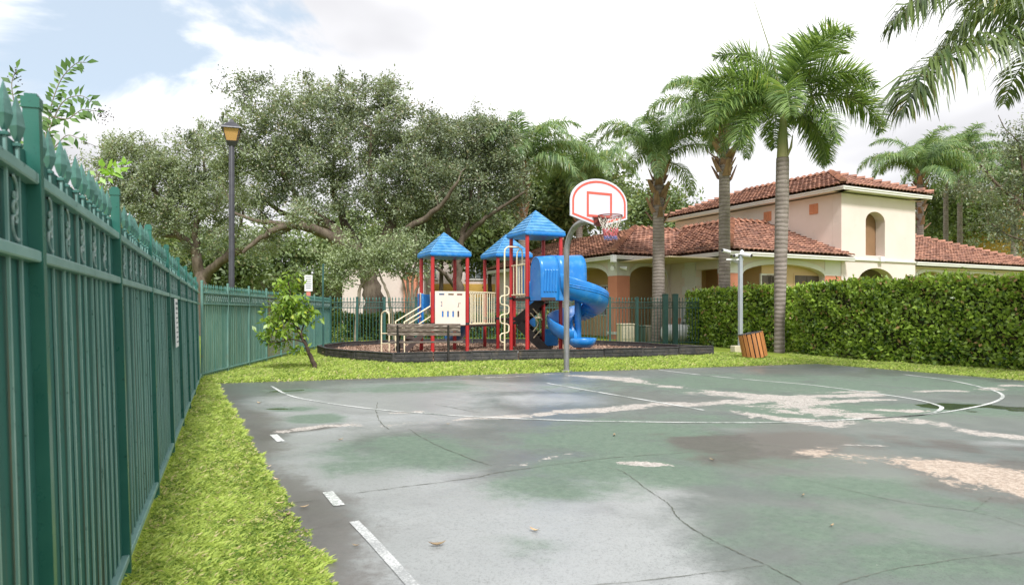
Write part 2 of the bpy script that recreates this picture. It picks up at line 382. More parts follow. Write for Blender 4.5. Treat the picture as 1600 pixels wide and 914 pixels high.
M['blade'] = leafmat('grass_blade', (0.10, 0.19, 0.028), (0.51, 0.62, 0.150), (0.66, 0.58, 0.32), 0.42, 0.35, 0.4)
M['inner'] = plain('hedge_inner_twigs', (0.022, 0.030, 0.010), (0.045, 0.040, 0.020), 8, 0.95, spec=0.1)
M['dry_leaf'] = plain('dry_fallen_leaf', (0.26, 0.17, 0.09), (0.42, 0.33, 0.20), 8, 0.7, vary=0.35)

# ------------------------------------------------------------------ ground
m, t, p = newmat('lawn_soil_and_turf'); v = t.new('ShaderNodeTexCoord').outputs['Object']
c = t.mix(t.step(t.noise(v, 1.1, 5.0, 0.6), 0.35, 0.7), (0.16, 0.22, 0.028), (0.26, 0.31, 0.050))
c = t.mix(t.step(t.noise(v, 26.0, 4.0, 0.7), 0.50, 0.75), c, (0.10, 0.13, 0.02))
c = t.mix(t.math('MULTIPLY', t.step(t.noise(v, 0.7, 4.0), 0.62, 0.75), 0.5), c, (0.30, 0.25, 0.11))
t.put(p.inputs['Base Color'], c); p.inputs['Roughness'].default_value = 0.9; p.inputs['Specular IOR Level'].default_value = 0.15
t.put(p.inputs['Normal'], t.bump(t.noise(v, 40.0, 4.0), 0.8, 0.03))
g = MB(); N = 24
xs = np.concatenate([np.linspace(-700, -40, 8), np.linspace(-30, 40, 15), np.linspace(60, 700, 8)])
for i in range(len(xs) - 1):
    for j in range(len(xs) - 1):
        g.add([(xs[i], xs[j], 0), (xs[i + 1], xs[j], 0), (xs[i + 1], xs[j + 1], 0), (xs[i], xs[j + 1], 0)], [(0, 1, 2, 3)])
tag(g.build('lawn', m), kind='structure', label='bright yellow green lawn around the court')

# ------------------------------------------------------------------ basketball court: worn, wet acrylic surface
CA, CB = gp(333, 600), gp(1277, 569)                 # far corners
CL = CA - U * 24.0; CR = CB - U * 24.0               # the sides run on past the camera
NS, NTT = 300, 420
ss = np.linspace(0, 1, NS)[None, :, None]; tt = (np.linspace(0, 1, NTT) ** 1.25)[:, None, None]
P = (CA * (1 - ss) + CB * ss) * (1 - tt) + (CL * (1 - ss) + CR * ss) * tt
P = P.reshape(-1, 3); P[:, 2] = 0.012
P2 = P[:, :2]
def dist_poly(path):
    d = np.full(len(P2), 1e9)
    for a, b in zip(path[:-1], path[1:]):
        ab = b - a; u = np.clip(((P2 - a) @ ab) / (ab @ ab), 0, 1)
        d = np.minimum(d, np.linalg.norm(P2 - a - u[:, None] * ab, axis=1))
    return d
def px_path(pts): return [gp(*q)[:2] for q in pts]
def wob(amp, fr, ph):                 # smooth wander so that worn patches get uneven outlines
    out = np.zeros((len(P0), 2)); r_ = np.random.default_rng(ph)
    for k in range(7):
        f_ = fr * 1.75 ** k
        for ax in (0, 1):
            a_ = r_.uniform(0, 6.3, 3); th = r_.uniform(0, 6.3)
            out[:, ax] += amp * .62 ** k * np.sin(f_ * (P0[:, 0] * math.cos(th) + P0[:, 1] * math.sin(th)) + a_[0] + 1.3 * np.sin(f_ * .7 * (P0[:, 1] * math.cos(th) - P0[:, 0] * math.sin(th)) + a_[1]))
    return out
P0 = P2.copy(); P2 = P0 + wob(.10, 1.5, 5)
swell = 1.0 + np.clip(wob(.34, 2.2, 8)[:, 0], -.45, .35)
def mask(lst):
    f = np.zeros(len(P2))
    for pts, w in lst: f = np.maximum(f, np.clip(1 - 0.5 * dist_poly(px_path(pts)) / w, 0, 1))
    return f * swell
bare = mask([([(424, 677), (490, 668.6), (551, 666)], .09), ([(551, 666), (594, 667), (650, 660), (740, 654), (839, 648)], .13),
    ([(880, 646), (1000, 637.5), (1120, 630), (1250, 622.5), (1365, 617.5)], .19), ([(895, 587), (970, 593), (1025, 602), (1095, 610)], .20),
    ([(1105, 613), (1150, 617), (1185, 622), (1250, 627)], .30), ([(1115, 641), (1200, 652), (1300, 664)], .22), ([(1230, 634), (1300, 647), (1360, 655)], .52),
    ([(1300, 647), (1375, 655), (1455, 660)], .25), ([(1160, 633), (1270, 631), (1390, 626)], .10), ([(1540, 608), (1595, 604)], .16), ([(1430, 611), (1500, 610)], .10),
    ([(1495, 665), (1540, 680), (1600, 687)], .17), ([(790, 731), (826, 727)], .040), ([(850, 724), (905, 717)], .022), ([(1000, 731), (1065, 733)], .06), ([(1350, 697), (1400, 700)], .05), ([(600, 645), (640, 641)], .05),
    ([(760, 592), (830, 588), (905, 583)], .05), ([(1270, 616), (1370, 612)], .09), ([(1330, 640), (1390, 643), (1440, 645)], .16)])
tan = mask([([(1330, 713), (1385, 717), (1450, 727), (1530, 744), (1620, 768)], .36)])
brown = mask([([(1150, 694), (1290, 702), (1380, 712), (1460, 726), (1600, 756), (1700, 770)], .80), ([(1450, 700), (1600, 725)], .5), ([(480, 768), (540, 790)], .14), ([(390, 680), (440, 676), (520, 668)], .16)])
P2w = P2; eL = np.abs((P2 - CA[:2]) @ Vv[:2]); brown = np.maximum(brown, np.clip(1 - eL / 0.95, 0, 1) * 0.85)
eF = dist_poly([CA[:2], CB[:2]]); brown = np.maximum(brown, np.clip(1 - eF / 0.6, 0, 1) * 0.8)
green = np.zeros(len(P2))
for px, py, rx, ry, a in [(1000, 690, 150, 32, 1), (640, 705, 110, 25, .9), (484, 657, 50, 7, 1.1), (1000, 740, 160, 22, .9), (860, 768, 130, 22, .75), (1200, 600, 200, 16, .9), (900, 605, 140, 10, .5),
        (1300, 640, 170, 16, .9), (1480, 600, 110, 12, .9), (1320, 765, 170, 28, .75), (1230, 830, 200, 45, .62), (1420, 890, 220, 34, .75), (640, 606, 100, 8, .8), (1120, 715, 200, 25, .6), (1500, 800, 170, 36, .6),
        (450, 640, 40, 5, .9), (450, 611, 50, 3, .8), (815, 850, 70, 14, .55), (1500, 640, 80, 10, .9), (1100, 655, 150, 14, .6)]:
    c = gp(px, py); d = c[1]; rxm, rym = rx * d / F, ry * d * d / (F * HC)
    green = np.maximum(green, a * np.exp(-0.5 * (((P2[:, 0] - c[0]) / rxm) ** 2 + ((P2[:, 1] - c[1]) / rym) ** 2)))
pale = np.zeros(len(P2))  # bright sky sheen of the wet film, painted in as lighter surface colour
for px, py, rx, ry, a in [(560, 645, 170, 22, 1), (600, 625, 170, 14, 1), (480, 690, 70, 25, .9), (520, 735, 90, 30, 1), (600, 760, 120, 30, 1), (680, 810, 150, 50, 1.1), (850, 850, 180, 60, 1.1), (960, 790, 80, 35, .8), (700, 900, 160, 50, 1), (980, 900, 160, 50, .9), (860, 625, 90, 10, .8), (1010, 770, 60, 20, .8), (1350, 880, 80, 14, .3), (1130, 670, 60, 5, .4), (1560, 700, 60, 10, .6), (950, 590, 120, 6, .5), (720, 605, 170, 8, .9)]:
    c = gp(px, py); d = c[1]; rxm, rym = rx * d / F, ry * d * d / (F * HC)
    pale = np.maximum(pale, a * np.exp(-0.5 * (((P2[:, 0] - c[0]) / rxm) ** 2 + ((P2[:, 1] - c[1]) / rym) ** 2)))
puddle = mask([([(1465, 638), (1500, 634), (1560, 636), (1640, 640)], .30), ([(1480, 634), (1490, 640)], .3), ([(420, 612), (460, 611)], .10), ([(420, 640), (455, 639)], .12)])
bare = np.minimum(bare, .80); tan = np.minimum(tan, .84)
edge = np.clip(np.minimum(np.abs((P2 - CA[:2]) @ Vv[:2]), eF) / 0.05, 0, 1)
idx = np.arange(NS * NTT).reshape(NTT, NS)
Fq = np.stack([idx[:-1, :-1], idx[1:, :-1], idx[1:, 1:], idx[:-1, 1:]], axis=-1).reshape(-1, 4)
m, t, p = newmat('worn_wet_court_paint'); v = t.new('ShaderNodeTexCoord').outputs['Object']
nL = t.noise(v, 0.55, 6.0, 0.6, 0.4); nM = t.noise(v, 2.4, 6.0, 0.65, 0.3); nF = t.noise(v, 16.0, 5.0, 0.7); nX = t.noise(v, 140.0, 3.0, 0.7)
fld = lambda a, k, lo, hi, n: t.step(t.math('ADD', t.attr(a), t.math('MULTIPLY', t.math('SUBTRACT', n, 0.5), k)), lo, hi)
nG = t.math('ADD', t.math('MULTIPLY', nM, 0.6), t.math('MULTIPLY', nL, 0.4))
gm = fld('green', 1.5, 0.28, 0.74, nG)
base = t.mix(t.step(nM, 0.3, 0.7), (0.092, 0.112, 0.102), (0.135, 0.152, 0.142))
sheen = fld('pale', 1.3, 0.28, 0.72, t.math('ADD', t.math('MULTIPLY', nL, 0.45), t.math('ADD', t.math('MULTIPLY', nM, 0.3), t.math('MULTIPLY', nF, 0.25))))  # painted wet sheen, mixed into the base colour below
base = t.mix(sheen, base, t.mix(nM, (0.25, 0.265, 0.263), (0.35, 0.362, 0.36)))
grn = t.mix(t.step(nF, 0.3, 0.75), (0.088, 0.138, 0.096), (0.136, 0.190, 0.138))
col = t.mix(t.math('MULTIPLY', gm, 0.92), base, grn)
grey = t.step(t.noise(v, 1.3, 6.0, 0.6, 0.6), 0.52, 0.7)
col = t.mix(t.math('MULTIPLY', grey, 0.5), col, t.mix(sheen, (0.085, 0.085, 0.088), (0.20, 0.205, 0.21)))
bm = t.math('MAXIMUM', fld('brown', 0.9, 0.42, 0.75, t.math('ADD', t.math('MULTIPLY', nM, 0.5), t.math('MULTIPLY', nF, 0.5))), 0.0)
col = t.mix(t.math("MULTIPLY", bm, 0.8), col, t.mix(nF, (0.048, 0.040, 0.035), (0.110, 0.090, 0.078)))
nB = t.math('ADD', t.math('MULTIPLY', t.noise(v, 28.0, 5.0, 0.7), 0.35), t.math('MULTIPLY', t.noise(v, 3.6, 10.0, 0.75, 1.2), 0.65))
pm = fld('bare', 3.0, 0.58, 0.64, nB)
col = t.mix(pm, col, t.mix(t.step(t.noise(v, 34.0, 6.0, 0.75), 0.35, 0.65), (0.25, 0.225, 0.20), (0.50, 0.465, 0.425)))
tm = fld('tan', 2.2, 0.46, 0.66, nB)
tan_c = t.mix(t.step(t.noise(v, 30.0, 7.0, 0.78), 0.35, 0.65), (0.28, 0.215, 0.165), (0.54, 0.45, 0.37))
col = t.mix(t.math('MULTIPLY', tm, 0.95), col, tan_c)
chips = t.step(t.noise(v, 11.0, 3.0, 0.6), 0.765, 0.785)
col = t.mix(t.math('MULTIPLY', chips, 0.8), col, (0.52, 0.48, 0.43))
col = t.mix(t.math('MULTIPLY', t.step(t.math('ADD', t.math('MULTIPLY', nX, 0.6), t.math('MULTIPLY', t.noise(v, 55.0, 3.0, 0.7), 0.4)), 0.50, 0.62), 0.55), col, (0.055, 0.058, 0.055))
pud = fld('puddle', 0.7, 0.42, 0.58, nM)
col = t.mix(t.math('MULTIPLY', pud, 0.75), col, (0.030, 0.042, 0.026))
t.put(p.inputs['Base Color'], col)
# the film of rain water: smooth where it stands, dull on the dry green and on the bare patches
wet = t.step(t.math('SUBTRACT', t.math('ADD', nL, 0.12), t.math('MULTIPLY', gm, 0.28)), 0.36, 0.66)
rg = t.mix(wet, (0.62, 0.62, 0.62), (0.36, 0.36, 0.36))
rg = t.mix(t.math('MAXIMUM', pm, tm), rg, (0.85, 0.85, 0.85)); rg = t.mix(pud, rg, (0.10, 0.10, 0.10))
t.put(p.inputs['Roughness'], rg)
t.put(p.inputs['Normal'], t.bump(t.math('ADD', t.math('MULTIPLY', nX, 0.3), nF), 0.35, 0.004))
p.inputs['Coat Weight'].default_value = 0.0
t.put(p.inputs['Coat Weight'], t.math('MULTIPLY', t.math('MULTIPLY', wet, 0.85), t.math('SUBTRACT', 1.0, t.math('MAXIMUM', pm, tm))))
p.inputs['Coat Roughness'].default_value = 0.36
me = npmesh('basketball_court', P, Fq, m, smooth=True)
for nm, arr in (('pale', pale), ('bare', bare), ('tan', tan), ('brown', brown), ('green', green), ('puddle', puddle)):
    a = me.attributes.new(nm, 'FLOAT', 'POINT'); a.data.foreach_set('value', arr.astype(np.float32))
court = link(bpy.data.objects.new('basketball_court', me))
tag(court, 'worn wet green basketball court with peeling paint', kind='structure')

def ribbon(path, w, z, taper=False, jit=0.0):
    path = [np.array([*q[:2], 0.0]) for q in path]; V = []; k = len(path)
    for i, q in enumerate(path):
        tn = unit(path[min(i + 1, k - 1)] - path[max(i - 1, 0)]); s = np.array([-tn[1], tn[0], 0])
        ww = w * (1 + (random.random() - .5) * jit) / 2
        if taper: ww *= 0.35 + 0.65 * math.sin(math.pi * (0.1 + 0.8 * i / (k - 1)))
        q = q + s * (random.random() - .5) * w * jit
        V += [(*(q + s * ww)[:2], z), (*(q - s * ww)[:2], z)]
    b = MB(); b.add(V, [(2 * i, 2 * i + 1, 2 * i + 3, 2 * i + 2) for i in range(k - 1)])
    return b
m, t, p = newmat('worn_white_line_paint'); v = t.new('ShaderNodeTexCoord').outputs['Object']
nn = t.math('ADD', t.math('MULTIPLY', t.noise(v, 2.0, 4.0), 0.55), t.math('MULTIPLY', t.noise(v, 40.0, 4.0, 0.7), 0.5))
t.put(p.inputs['Base Color'], t.mix(t.step(nn, 0.46, 0.64), (0.60, 0.61, 0.59), (0.17, 0.20, 0.175)))
p.inputs['Roughness'].default_value = 0.5; M['line'] = m
m, t, p = newmat('faded_white_line_paint'); v = t.new('ShaderNodeTexCoord').outputs['Object']
nn = t.math('ADD', t.math('MULTIPLY', t.noise(v, 3.0, 4.0), 0.4), t.math('MULTIPLY', t.noise(v, 70.0, 4.0, 0.7), 0.6))
t.put(p.inputs['Base Color'], t.mix(t.step(nn, 0.40, 0.58), (0.56, 0.57, 0.56), (0.28, 0.29, 0.29)))
p.inputs['Roughness'].default_value = 0.45; M['line_faded'] = m
def court_line(pts, w, mat, n=8, lab=None):
    o = ribbon(catmull(px_path(pts), n), w, 0.0165).build('court_line', mat, court, recalc=False)
    if lab: o['label'] = lab
court_line([(424, 604.5), (449, 618), (490, 627.7), (586.5, 641), (686, 649), (757.5, 653.7), (900, 659), (1000, 660.8), (1110, 662), (1225, 661.5), (1349, 656), (1450, 649), (1525, 637), (1560, 627), (1566, 618), (1544, 609), (1487, 596), (1412, 586)], .048, M['line'], 10, 'long curved three point line')
court_line([(855, 600), (935, 614), (1020, 628.5), (1100, 642.5)], .055, M['line'], 4, 'straight lane line running towards the hoop')
court_line([(1030, 579), (1097, 587), (1187, 595.6), (1270, 603), (1375, 617), (1431, 625.6), (1465, 634.5), (1471, 640), (1454, 647.5), (1412, 652.6), (1349, 656)], .055, M['line'], 10, 'lane line with the curved free throw end')
court_line([(502, 771), (512, 771.5), (530, 793)][1:], .075, M['line'], 2, 'short bright dash of the side line')
court_line([(553, 818), (575, 841), (605, 874), (650, 925), (720, 1010)], .06, M['line_faded'], 4, 'faded side line')
court_line([(427, 681), (439, 692)], .075, M['line'], 2, 'short bright dash of the side line')
m = plain('dark_crack_fill', (0.085, 0.092, 0.072), (0.14, 0.145, 0.12), 8, 0.8)
for pts, w in [([(950, 732.5), (975, 740), (1015, 770), (1045, 790), (1060, 812), (1100, 840), (1150, 865), (1195, 885), (1245, 912), (1280, 935)], .016), ([(1195, 887), (1120, 897), (1000, 912), (900, 920)], .012),
        ([(1600, 866), (1500, 877), (1450, 885), (1400, 892), (1325, 912), (1300, 925)], .012), ([(1125, 720), (1250, 750), (1400, 785), (1520, 802), (1600, 825), (1700, 855)], .012), ([(1520, 802), (1535, 790), (1550, 779)], .010),
        ([(522, 777), (633, 763), (739, 749), (780, 740.5), (900, 724), (1000, 714), (1150, 705)], .024), ([(637, 671), (678, 695.5), (739, 720), (768, 730)], .026), ([(590, 630), (588, 646), (596, 663), (608, 673)], .03),
        ([(1000, 604), (940, 606), (880, 616), (845, 607)], .03), ([(500, 784), (440, 790), (400, 792)], .02), ([(680, 633), (720, 641), (750, 646)], .03)]:
    q = catmull(px_path(pts), 10)
    tag(ribbon(q, w * .38, 0.0155, True, 1.5).build('crack', m, court, recalc=False), 'thin dark crack across the court surface')
# low broken asphalt lip round the two visible edges
lip = MB()
for a, b in ((CL, CA), (CA, CB), (CB, CR)):
    n = 60
    for i in range(n):
        q0 = a + (b - a) * i / n; q1 = a + (b - a) * (i + 1) / n; w = random.uniform(0.02, 0.06)
        lip.bar((*q0[:2], 0.001), (*q1[:2], 0.001), 0.05 + w, 0.018)
tag(lip.build('court_edge', plain('dark_wet_asphalt', (0.035, 0.030, 0.026), (0.07, 0.06, 0.05), 6, 0.5), court), kind='stuff')

# ------------------------------------------------------------------ grass blades
FA0 = np.array([-0.5015, 0.0, 0]); FC = np.array([-5.98, 13.1, 0])          # left fence: line through FA0 towards the corner FC
def grass(name, quad, n, L, w, label, noise=0.0):
    quads = quad if isinstance(quad[0], list) else [quad]; Bs = []
    for qd_ in quads:
        a, b, c, d = [np.array(q, dtype=float)[:2] for q in qd_]; m_ = n // len(quads)
        s, u = rng.random(m_), rng.random(m_)
        Bs.append((a[None] * (1 - s)[:, None] + b[None] * s[:, None]) * (1 - u)[:, None] + (d[None] * (1 - s)[:, None] + c[None] * s[:, None]) * u[:, None])
    B = np.concatenate(Bs); n = len(B)
    cl = np.sin(B[:, 0] * 5.1 + 1.3 * np.sin(B[:, 1] * 3.7)) * np.sin(B[:, 1] * 4.3 + 1.7 * np.sin(B[:, 0] * 2.9))
    c2 = np.sin(B[:, 0] * 17 + 2 * np.sin(B[:, 1] * 13)) * np.sin(B[:, 1] * 15 + 2 * np.sin(B[:, 0] * 11))
    h = L * (0.35 + 0.75 * rng.random(n)) * (1 + 0.3 * cl + 0.3 * c2)
    an = rng.random(n) * 2 * np.pi; ln = rng.uniform(0.2, 1.25, n)
    D = np.stack([np.cos(an) * ln, np.sin(an) * ln, np.ones(n)], 1); D = unit(D)
    S = unit(np.cross(D, np.stack([np.cos(an + 1.2), np.sin(an + 1.2), np.zeros(n)], 1) + 1e-3))
    C = np.column_stack([B, np.full(n, 0.0)])
    mid = C + D * (h * .55)[:, None]; D2 = unit(D + np.stack([np.cos(an) * .8, np.sin(an) * .8, -0.35 * np.ones(n)], 1)); tip = mid + D2 * (h * .5)[:, None]
    ww = w * (0.6 + 0.7 * rng.random(n))[:, None]
    V = np.stack([C - S * ww / 2, C + S * ww / 2, mid + S * ww * .42, tip, mid - S * ww * .42], 1)
    base = (np.arange(n) * 5)[:, None]
    Fs = np.concatenate([base + np.array([[0, 1, 2, 4]]), base + np.array([[4, 2, 3, 3]])], 0)
    tri = base + np.array([[4, 2, 3]]); qd = base + np.array([[0, 1, 2, 4]])
    allT = np.concatenate([qd[:, [0, 1, 2]], qd[:, [0, 2, 3]], tri])
    tn = np.clip(0.54 + 0.16 * cl + 0.22 * c2 + rng.normal(0, 0.30, n), 0, 0.88); dry = rng.random(n) < 0.06 + 0.10 * (cl < -.4); tn[dry] = 0.97
    me = npmesh(name, V, allT, M['blade'], np.concatenate([tn, tn, tn]))
    tag(link(bpy.data.objects.new(name, me)), label, kind='stuff')
fl = lambda d: np.array([-0.5015 - 0.418 * d + 0.03, d])
cl_ = lambda d: np.array([CA[0] + (CA[1] - d) * 0.4963 + 0.05 + edge_rd.uniform(-.035, .035), d])
edge_rd = random.Random(4)
for lo, hi, n, L_, w_, lab in ((2.6, 5.0, 46000, .046, .0125, 'near end'), (5.0, 8.4, 40000, .052, .014, 'middle'), (8.4, 12.2, 28000, .06, .015, 'far end')):
    k = 40; ds = np.linspace(lo, hi, k + 1); ed = [cl_(q) for q in ds]
    strips = [[fl(ds[i]), ed[i], ed[i + 1], fl(ds[i + 1] + (.7 if ds[i + 1] > 12.1 else 0))] for i in range(k)]
    grass('grass', strips, n, L_, w_, 'bright green grass strip between the fence and the court, ' + lab)
w0 = U * 0.03
grass('grass', [CA - w0 + Vv * -0.6, CB - w0 + Vv * 0.4, gp(1150, 552), gp(500, 552)], 70000, 0.075, 0.020, 'bright green lawn between the court and the playground')
grass('grass', [FC + np.array([.05, 0, 0]), CA - w0, gp(620, 570), gp(446, 556)], 22000, 0.075, 0.016, 'bright green lawn around the sapling')
grass('grass', [CB - U * 6.5 + Vv * -0.03, CB - U * 6.5 + Vv * 3.0, gp(1225, 553), CB], 34000, 0.07, 0.016, 'bright green lawn in front of the hedge')
# ------------------------------------------------------------------ fences
def picket_mesh(name, mat, w, z0, z1, tip, tw, dep=None):
    b = MB(); b.box((0, 0, (z0 + z1) / 2), (w, dep or w, z1 - z0)); b.box((0, 0, z1 - .008), (.024, .020, .008))
    h = tip - z1; r = tw / 2; d = w * .42
    V = [(-w * .35, -w * .35, z1), (w * .35, -w * .35, z1), (w * .35, w * .35, z1), (-w * .35, w * .35, z1)]
    k = z1 + h * .28
    d = r * .8; V = [(-.005, -.005, z1), (.005, -.005, z1), (.005, .005, z1), (-.005, .005, z1)]
    for zf, rf in ((.14, .70), (.32, 1.0), (.60, .74)): V += [(-r * rf, -d * rf * .3, z1 + h * zf), (r * rf * .3, -d * rf, z1 + h * zf), (r * rf, d * rf * .3, z1 + h * zf), (-r * rf * .3, d * rf, z1 + h * zf)]
    V.append((0, 0, tip)); Q_ = [(4 * i + j, 4 * i + (j + 1) % 4, 4 * i + 4 + (j + 1) % 4, 4 * i + 4 + j) for i in range(3) for j in range(4)]
    b.add(V, Q_ + [(12, 13, 16), (13, 14, 16), (14, 15, 16), (15, 12, 16)])
    me = b.mesh(name, mat); me.materials.append(M['fence_tip'])
    me.polygons.foreach_set('material_index', [0 if i < 6 else 1 for i in range(len(me.polygons))]); me.update()
    return me
def post_mesh(name, mat, w, h):
    b = MB(); b.box((0, 0, h / 2 - .01), (w, w, h - .02)); b.box((0, 0, h - .005), (w * 1.16, w * 1.16, .03)); b.box((0, 0, h + .014), (w * .8, w * .8, .012))
    return b.mesh(name, mat)
def scroll(b, x, z0, z1, y, r, n=4):
    h = z1 - z0
    S = [(-.028, .97), (-.008, .99), (.012, .93), (.026, .80), (.022, .66), (.004, .60), (-.012, .66), (-.004, .74)]
    b.tube([(x + sx, y, z0 + h * sz) for sx, sz in S], r, n, False)
    b.tube([(x - sx, y, z0 + h * (1 - sz)) for sx, sz in S], r, n, False)
    b.tube([(x + .019 * math.cos(a * math.pi / 4), y, z0 + h * .5 + .019 * math.sin(a * math.pi / 4)) for a in range(9)], r, n, False)

def fence(p0, p1, label, posts, mats, lean=0.0, sheet=None, pitch=0.125, pw=.018, near=True, tips=(1.742, 1.866), ph=1.885, offs=0.0, post_w=.038, py=-.014, dep=None):
    p0, p1 = np.array(p0), np.array(p1); L = np.linalg.norm(p1 - p0); dv = (p1 - p0) / L
    root = thing('steel_fence', tuple(p0), label, 'fence'); root.rotation_euler = (lean, 0, math.atan2(dv[1], dv[0]))
    pk = picket_mesh('picket', mats[0], pw, .03, tips[0], tips[1], .044 if pw < .02 else .05, dep); pm = post_mesh('post', mats[1], post_w, ph)
    n = int((L - offs) / pitch)
    xs = [offs + (i + .5) * pitch for i in range(n)]
    xs = [x for x in xs if min(abs(x - q) for q in posts) > .05]
    for x in xs:
        o = put('picket', pk, root, (x, py, 0)); o.rotation_euler = (random.uniform(-.004, .004), random.uniform(-.003, .003), 0)
    for q in posts: put('post', pm, root, (q, py - .008, 0))
    for z, h in ((1.668, .032), (1.452, .032), (.10, .034)):
        for a, b_ in zip([0.0] + posts, posts + [L]):
            if b_ - a > .1:
                b = MB(); b.box(((a + b_) / 2, py - .006, z), (b_ - a - post_w - .002, .036, h)); bevel(b.build('rail', mats[-1], root), .004, 1)
    if sheet:
        b = MB()
        for a, b_ in zip([0.0] + posts, posts + [L]):
            if b_ - a > .1: b.box(((a + b_) / 2, .004 + random.uniform(0, .003), .90), (b_ - a - .004, .006, 1.69))
        tag(b.build('backing_sheet', sheet, root), kind='stuff')
    return root, xs, L
# the run beside the court
dA = np.array([-0.418, 1.0, 0]) / 1.0839
pA0 = np.array([-0.5015 - 0.418 * 0.7, 0.7, 0]); LA = np.linalg.norm(FC - pA0)
pd = [1.92 + 1.42 * i for i in range(-1, 9)]
postsA = [(d - .7) * 1.0839 for d in pd if .75 < d < 12.8]
fA, xsA, _ = fence(pA0, FC, 'near green steel fence with spear tips running beside the court', postsA, (M['fence_chalk'], M['fence_light'], M['fence_chalk']), R(-1.6), M['sheet'], pw=.013, py=-.006, dep=.006)
sb = MB(); scroll(sb, 0, 1.48, 1.645, 0, .0052); sm_ = sb.mesh('scroll', M['silver'])
for i in range(0, len(xsA) - 1, 2):
    if xsA[i + 1] - xsA[i] < .2: put('scroll', sm_, fA, (xsA[i] + .0625, -.012, 0))
# the sign on it
sx = (6.72 - .7) * 1.0839
sg = thing('notice_sign', (0, 0, 0), 'tall narrow pale notice with grey lines of print on the near green fence', 'sign')
M4 = Matrix.Translation(Vector(pA0)) @ Matrix.Rotation(math.atan2(dA[1], dA[0]), 4, 'Z') @ Matrix.Rotation(R(-1.6), 4, 'X')
sg.matrix_world = M4 @ Matrix.Translation((sx, -.042, 1.19))
b = MB(); b.box((0, 0, 0), (.34, .006, .47)); b.build('sign_board', M['white'], sg)
for i in range(9):
    b = MB(); w = [.26, .22, .18, .24, .2, .16, .22, .2, .28][i]; b.box((0, -.0045, .19 - i * .047), (w, .002, .026 if i in (0, 1) else .012)); b.build('printed_line', M['sign_ink'], sg)
# the run past the corner: closed with faded sheets
FB = gp(515, 539.2)
lB = np.linalg.norm(FB - FC)
fB, xsB, _ = fence(FC, FB, 'faded green and rust stained steel fence beyond the corner, behind the sapling', [1.5 * i + .03 for i in range(int(lB / 1.5) + 1)], (M['fence_faded'], M['fence_faded']), 0.0, M['sheet_faded'], tips=(1.74, 1.85), pw=.010, py=-.010)
b = MB()
for i in range(len(xsB) - 1): scroll(b, xsB[i] + .0625, 1.48, 1.645, -.03, .006, 3)
tag(b.build('scroll_row', M['silver'], fB), kind='stuff')
# the open run behind the playground
FE = np.array([8.2, 26.9, 0])
lC = np.linalg.norm(FE - FB); px_post = [518, 562, 604, 652, 706, 755, 800, 850, 900, 952, 994]
pc = [(q - 800) / F * 27.0 - FB[0] for q in px_post]; gatep = [(q - 800) / F * 27.0 - FB[0] for q in (1038, 1053.5)]
fCc, xsC, _ = fence(FB, FE, 'open dark green picket fence with spear tips behind the playground', [max(.04, q) for q in pc] + gatep, (M['fence_open'], M['fence_open']), 0.0, None, tips=(1.74, 1.88), ph=1.86, pw=.022, py=-.03, post_w=.085)
gm_ = post_mesh('post', M['fence_open'], .20, 1.98)
for q in gatep: put('post', gm_, fCc, (q, -.03, 0))
b = MB()
for i in range(len(xsC) - 1):
    if xsC[i + 1] - xsC[i] < .2: scroll(b, xsC[i] + .0625, 1.48, 1.645, -.03, .008, 3)
tag(b.build('scroll_row', M['fence_open'], fCc), kind='stuff')

# ------------------------------------------------------------------ playground: border and mulch
BP = [(-6.0, 21.2), (-5.3, 19.6), (-4.2, 18.3), (-2.98, 17.15), (-1.05, 17.75), (1.37, 18.45), (3.7, 19.4), (6.0, 20.45), (4.6, 22.8), (2.9, 24.7), (0.0, 25.8), (-3.0, 25.9), (-4.9, 25.0), (-5.8, 23.2)]
mu = MB(); mu.prism([(x, y, 0.10) for x, y in BP], (0, 0, -.09))
m, t, p = newmat('brown_wood_mulch'); v = t.new('ShaderNodeTexCoord').outputs['Object']
vo = t.vor(v, 16.0)
c = t.mix(t.noise(v, 9.0, 4.0, .7), (0.17, 0.095, 0.065), (0.36, 0.235, 0.17))
hs = t.new('ShaderNodeHueSaturation'); t.put(hs.inputs['Color'], c); sp = t.new('ShaderNodeSeparateColor'); t.put(sp.inputs[0], vo.outputs['Color'])
t.put(hs.inputs['Value'], t.math('MULTIPLY_ADD', sp.outputs[0], .9, .55)); t.put(p.inputs['Base Color'], hs.outputs[0]); p.inputs['Roughness'].default_value = .9
t.put(p.inputs['Normal'], t.bump(vo.outputs['Distance'], .8, .03))
mulch = tag(mu.build('mulch_bed', m), kind='structure', label='brown wood mulch inside the playground border')
def inpoly(x, y, P=BP):
    c = False
    for i in range(len(P)):
        (x1, y1), (x2, y2) = P[i - 1], P[i]
        if (y1 > y) != (y2 > y) and x < (x2 - x1) * (y - y1) / (y2 - y1) + x1: c = not c
    return c
pts = [(x, y) for x, y in zip(rng.uniform(-6, 6, 15000), rng.uniform(17, 26, 15000)) if inpoly(x, y)]
C = np.array([(x, y, .10) for x, y in pts]); n = len(C)
D = rng.normal(size=(n, 3)) * np.array([1, 1, .35])
o = leafcloud('mulch_chips', C + np.array([0, 0, .012]), D, rng.uniform(.04, .1, n), rng.uniform(.02, .035, n), rng.random(n), leafmat('wood_chip', (0.13, 0.07, 0.05), (0.42, 0.29, 0.21), None, .9, .02), None)
tag(o, 'loose brown wood chips on the mulch bed', kind='stuff')
br = thing('playground_border', (0, 21, 0), 'low black plastic border round the mulch of the playground', 'border')
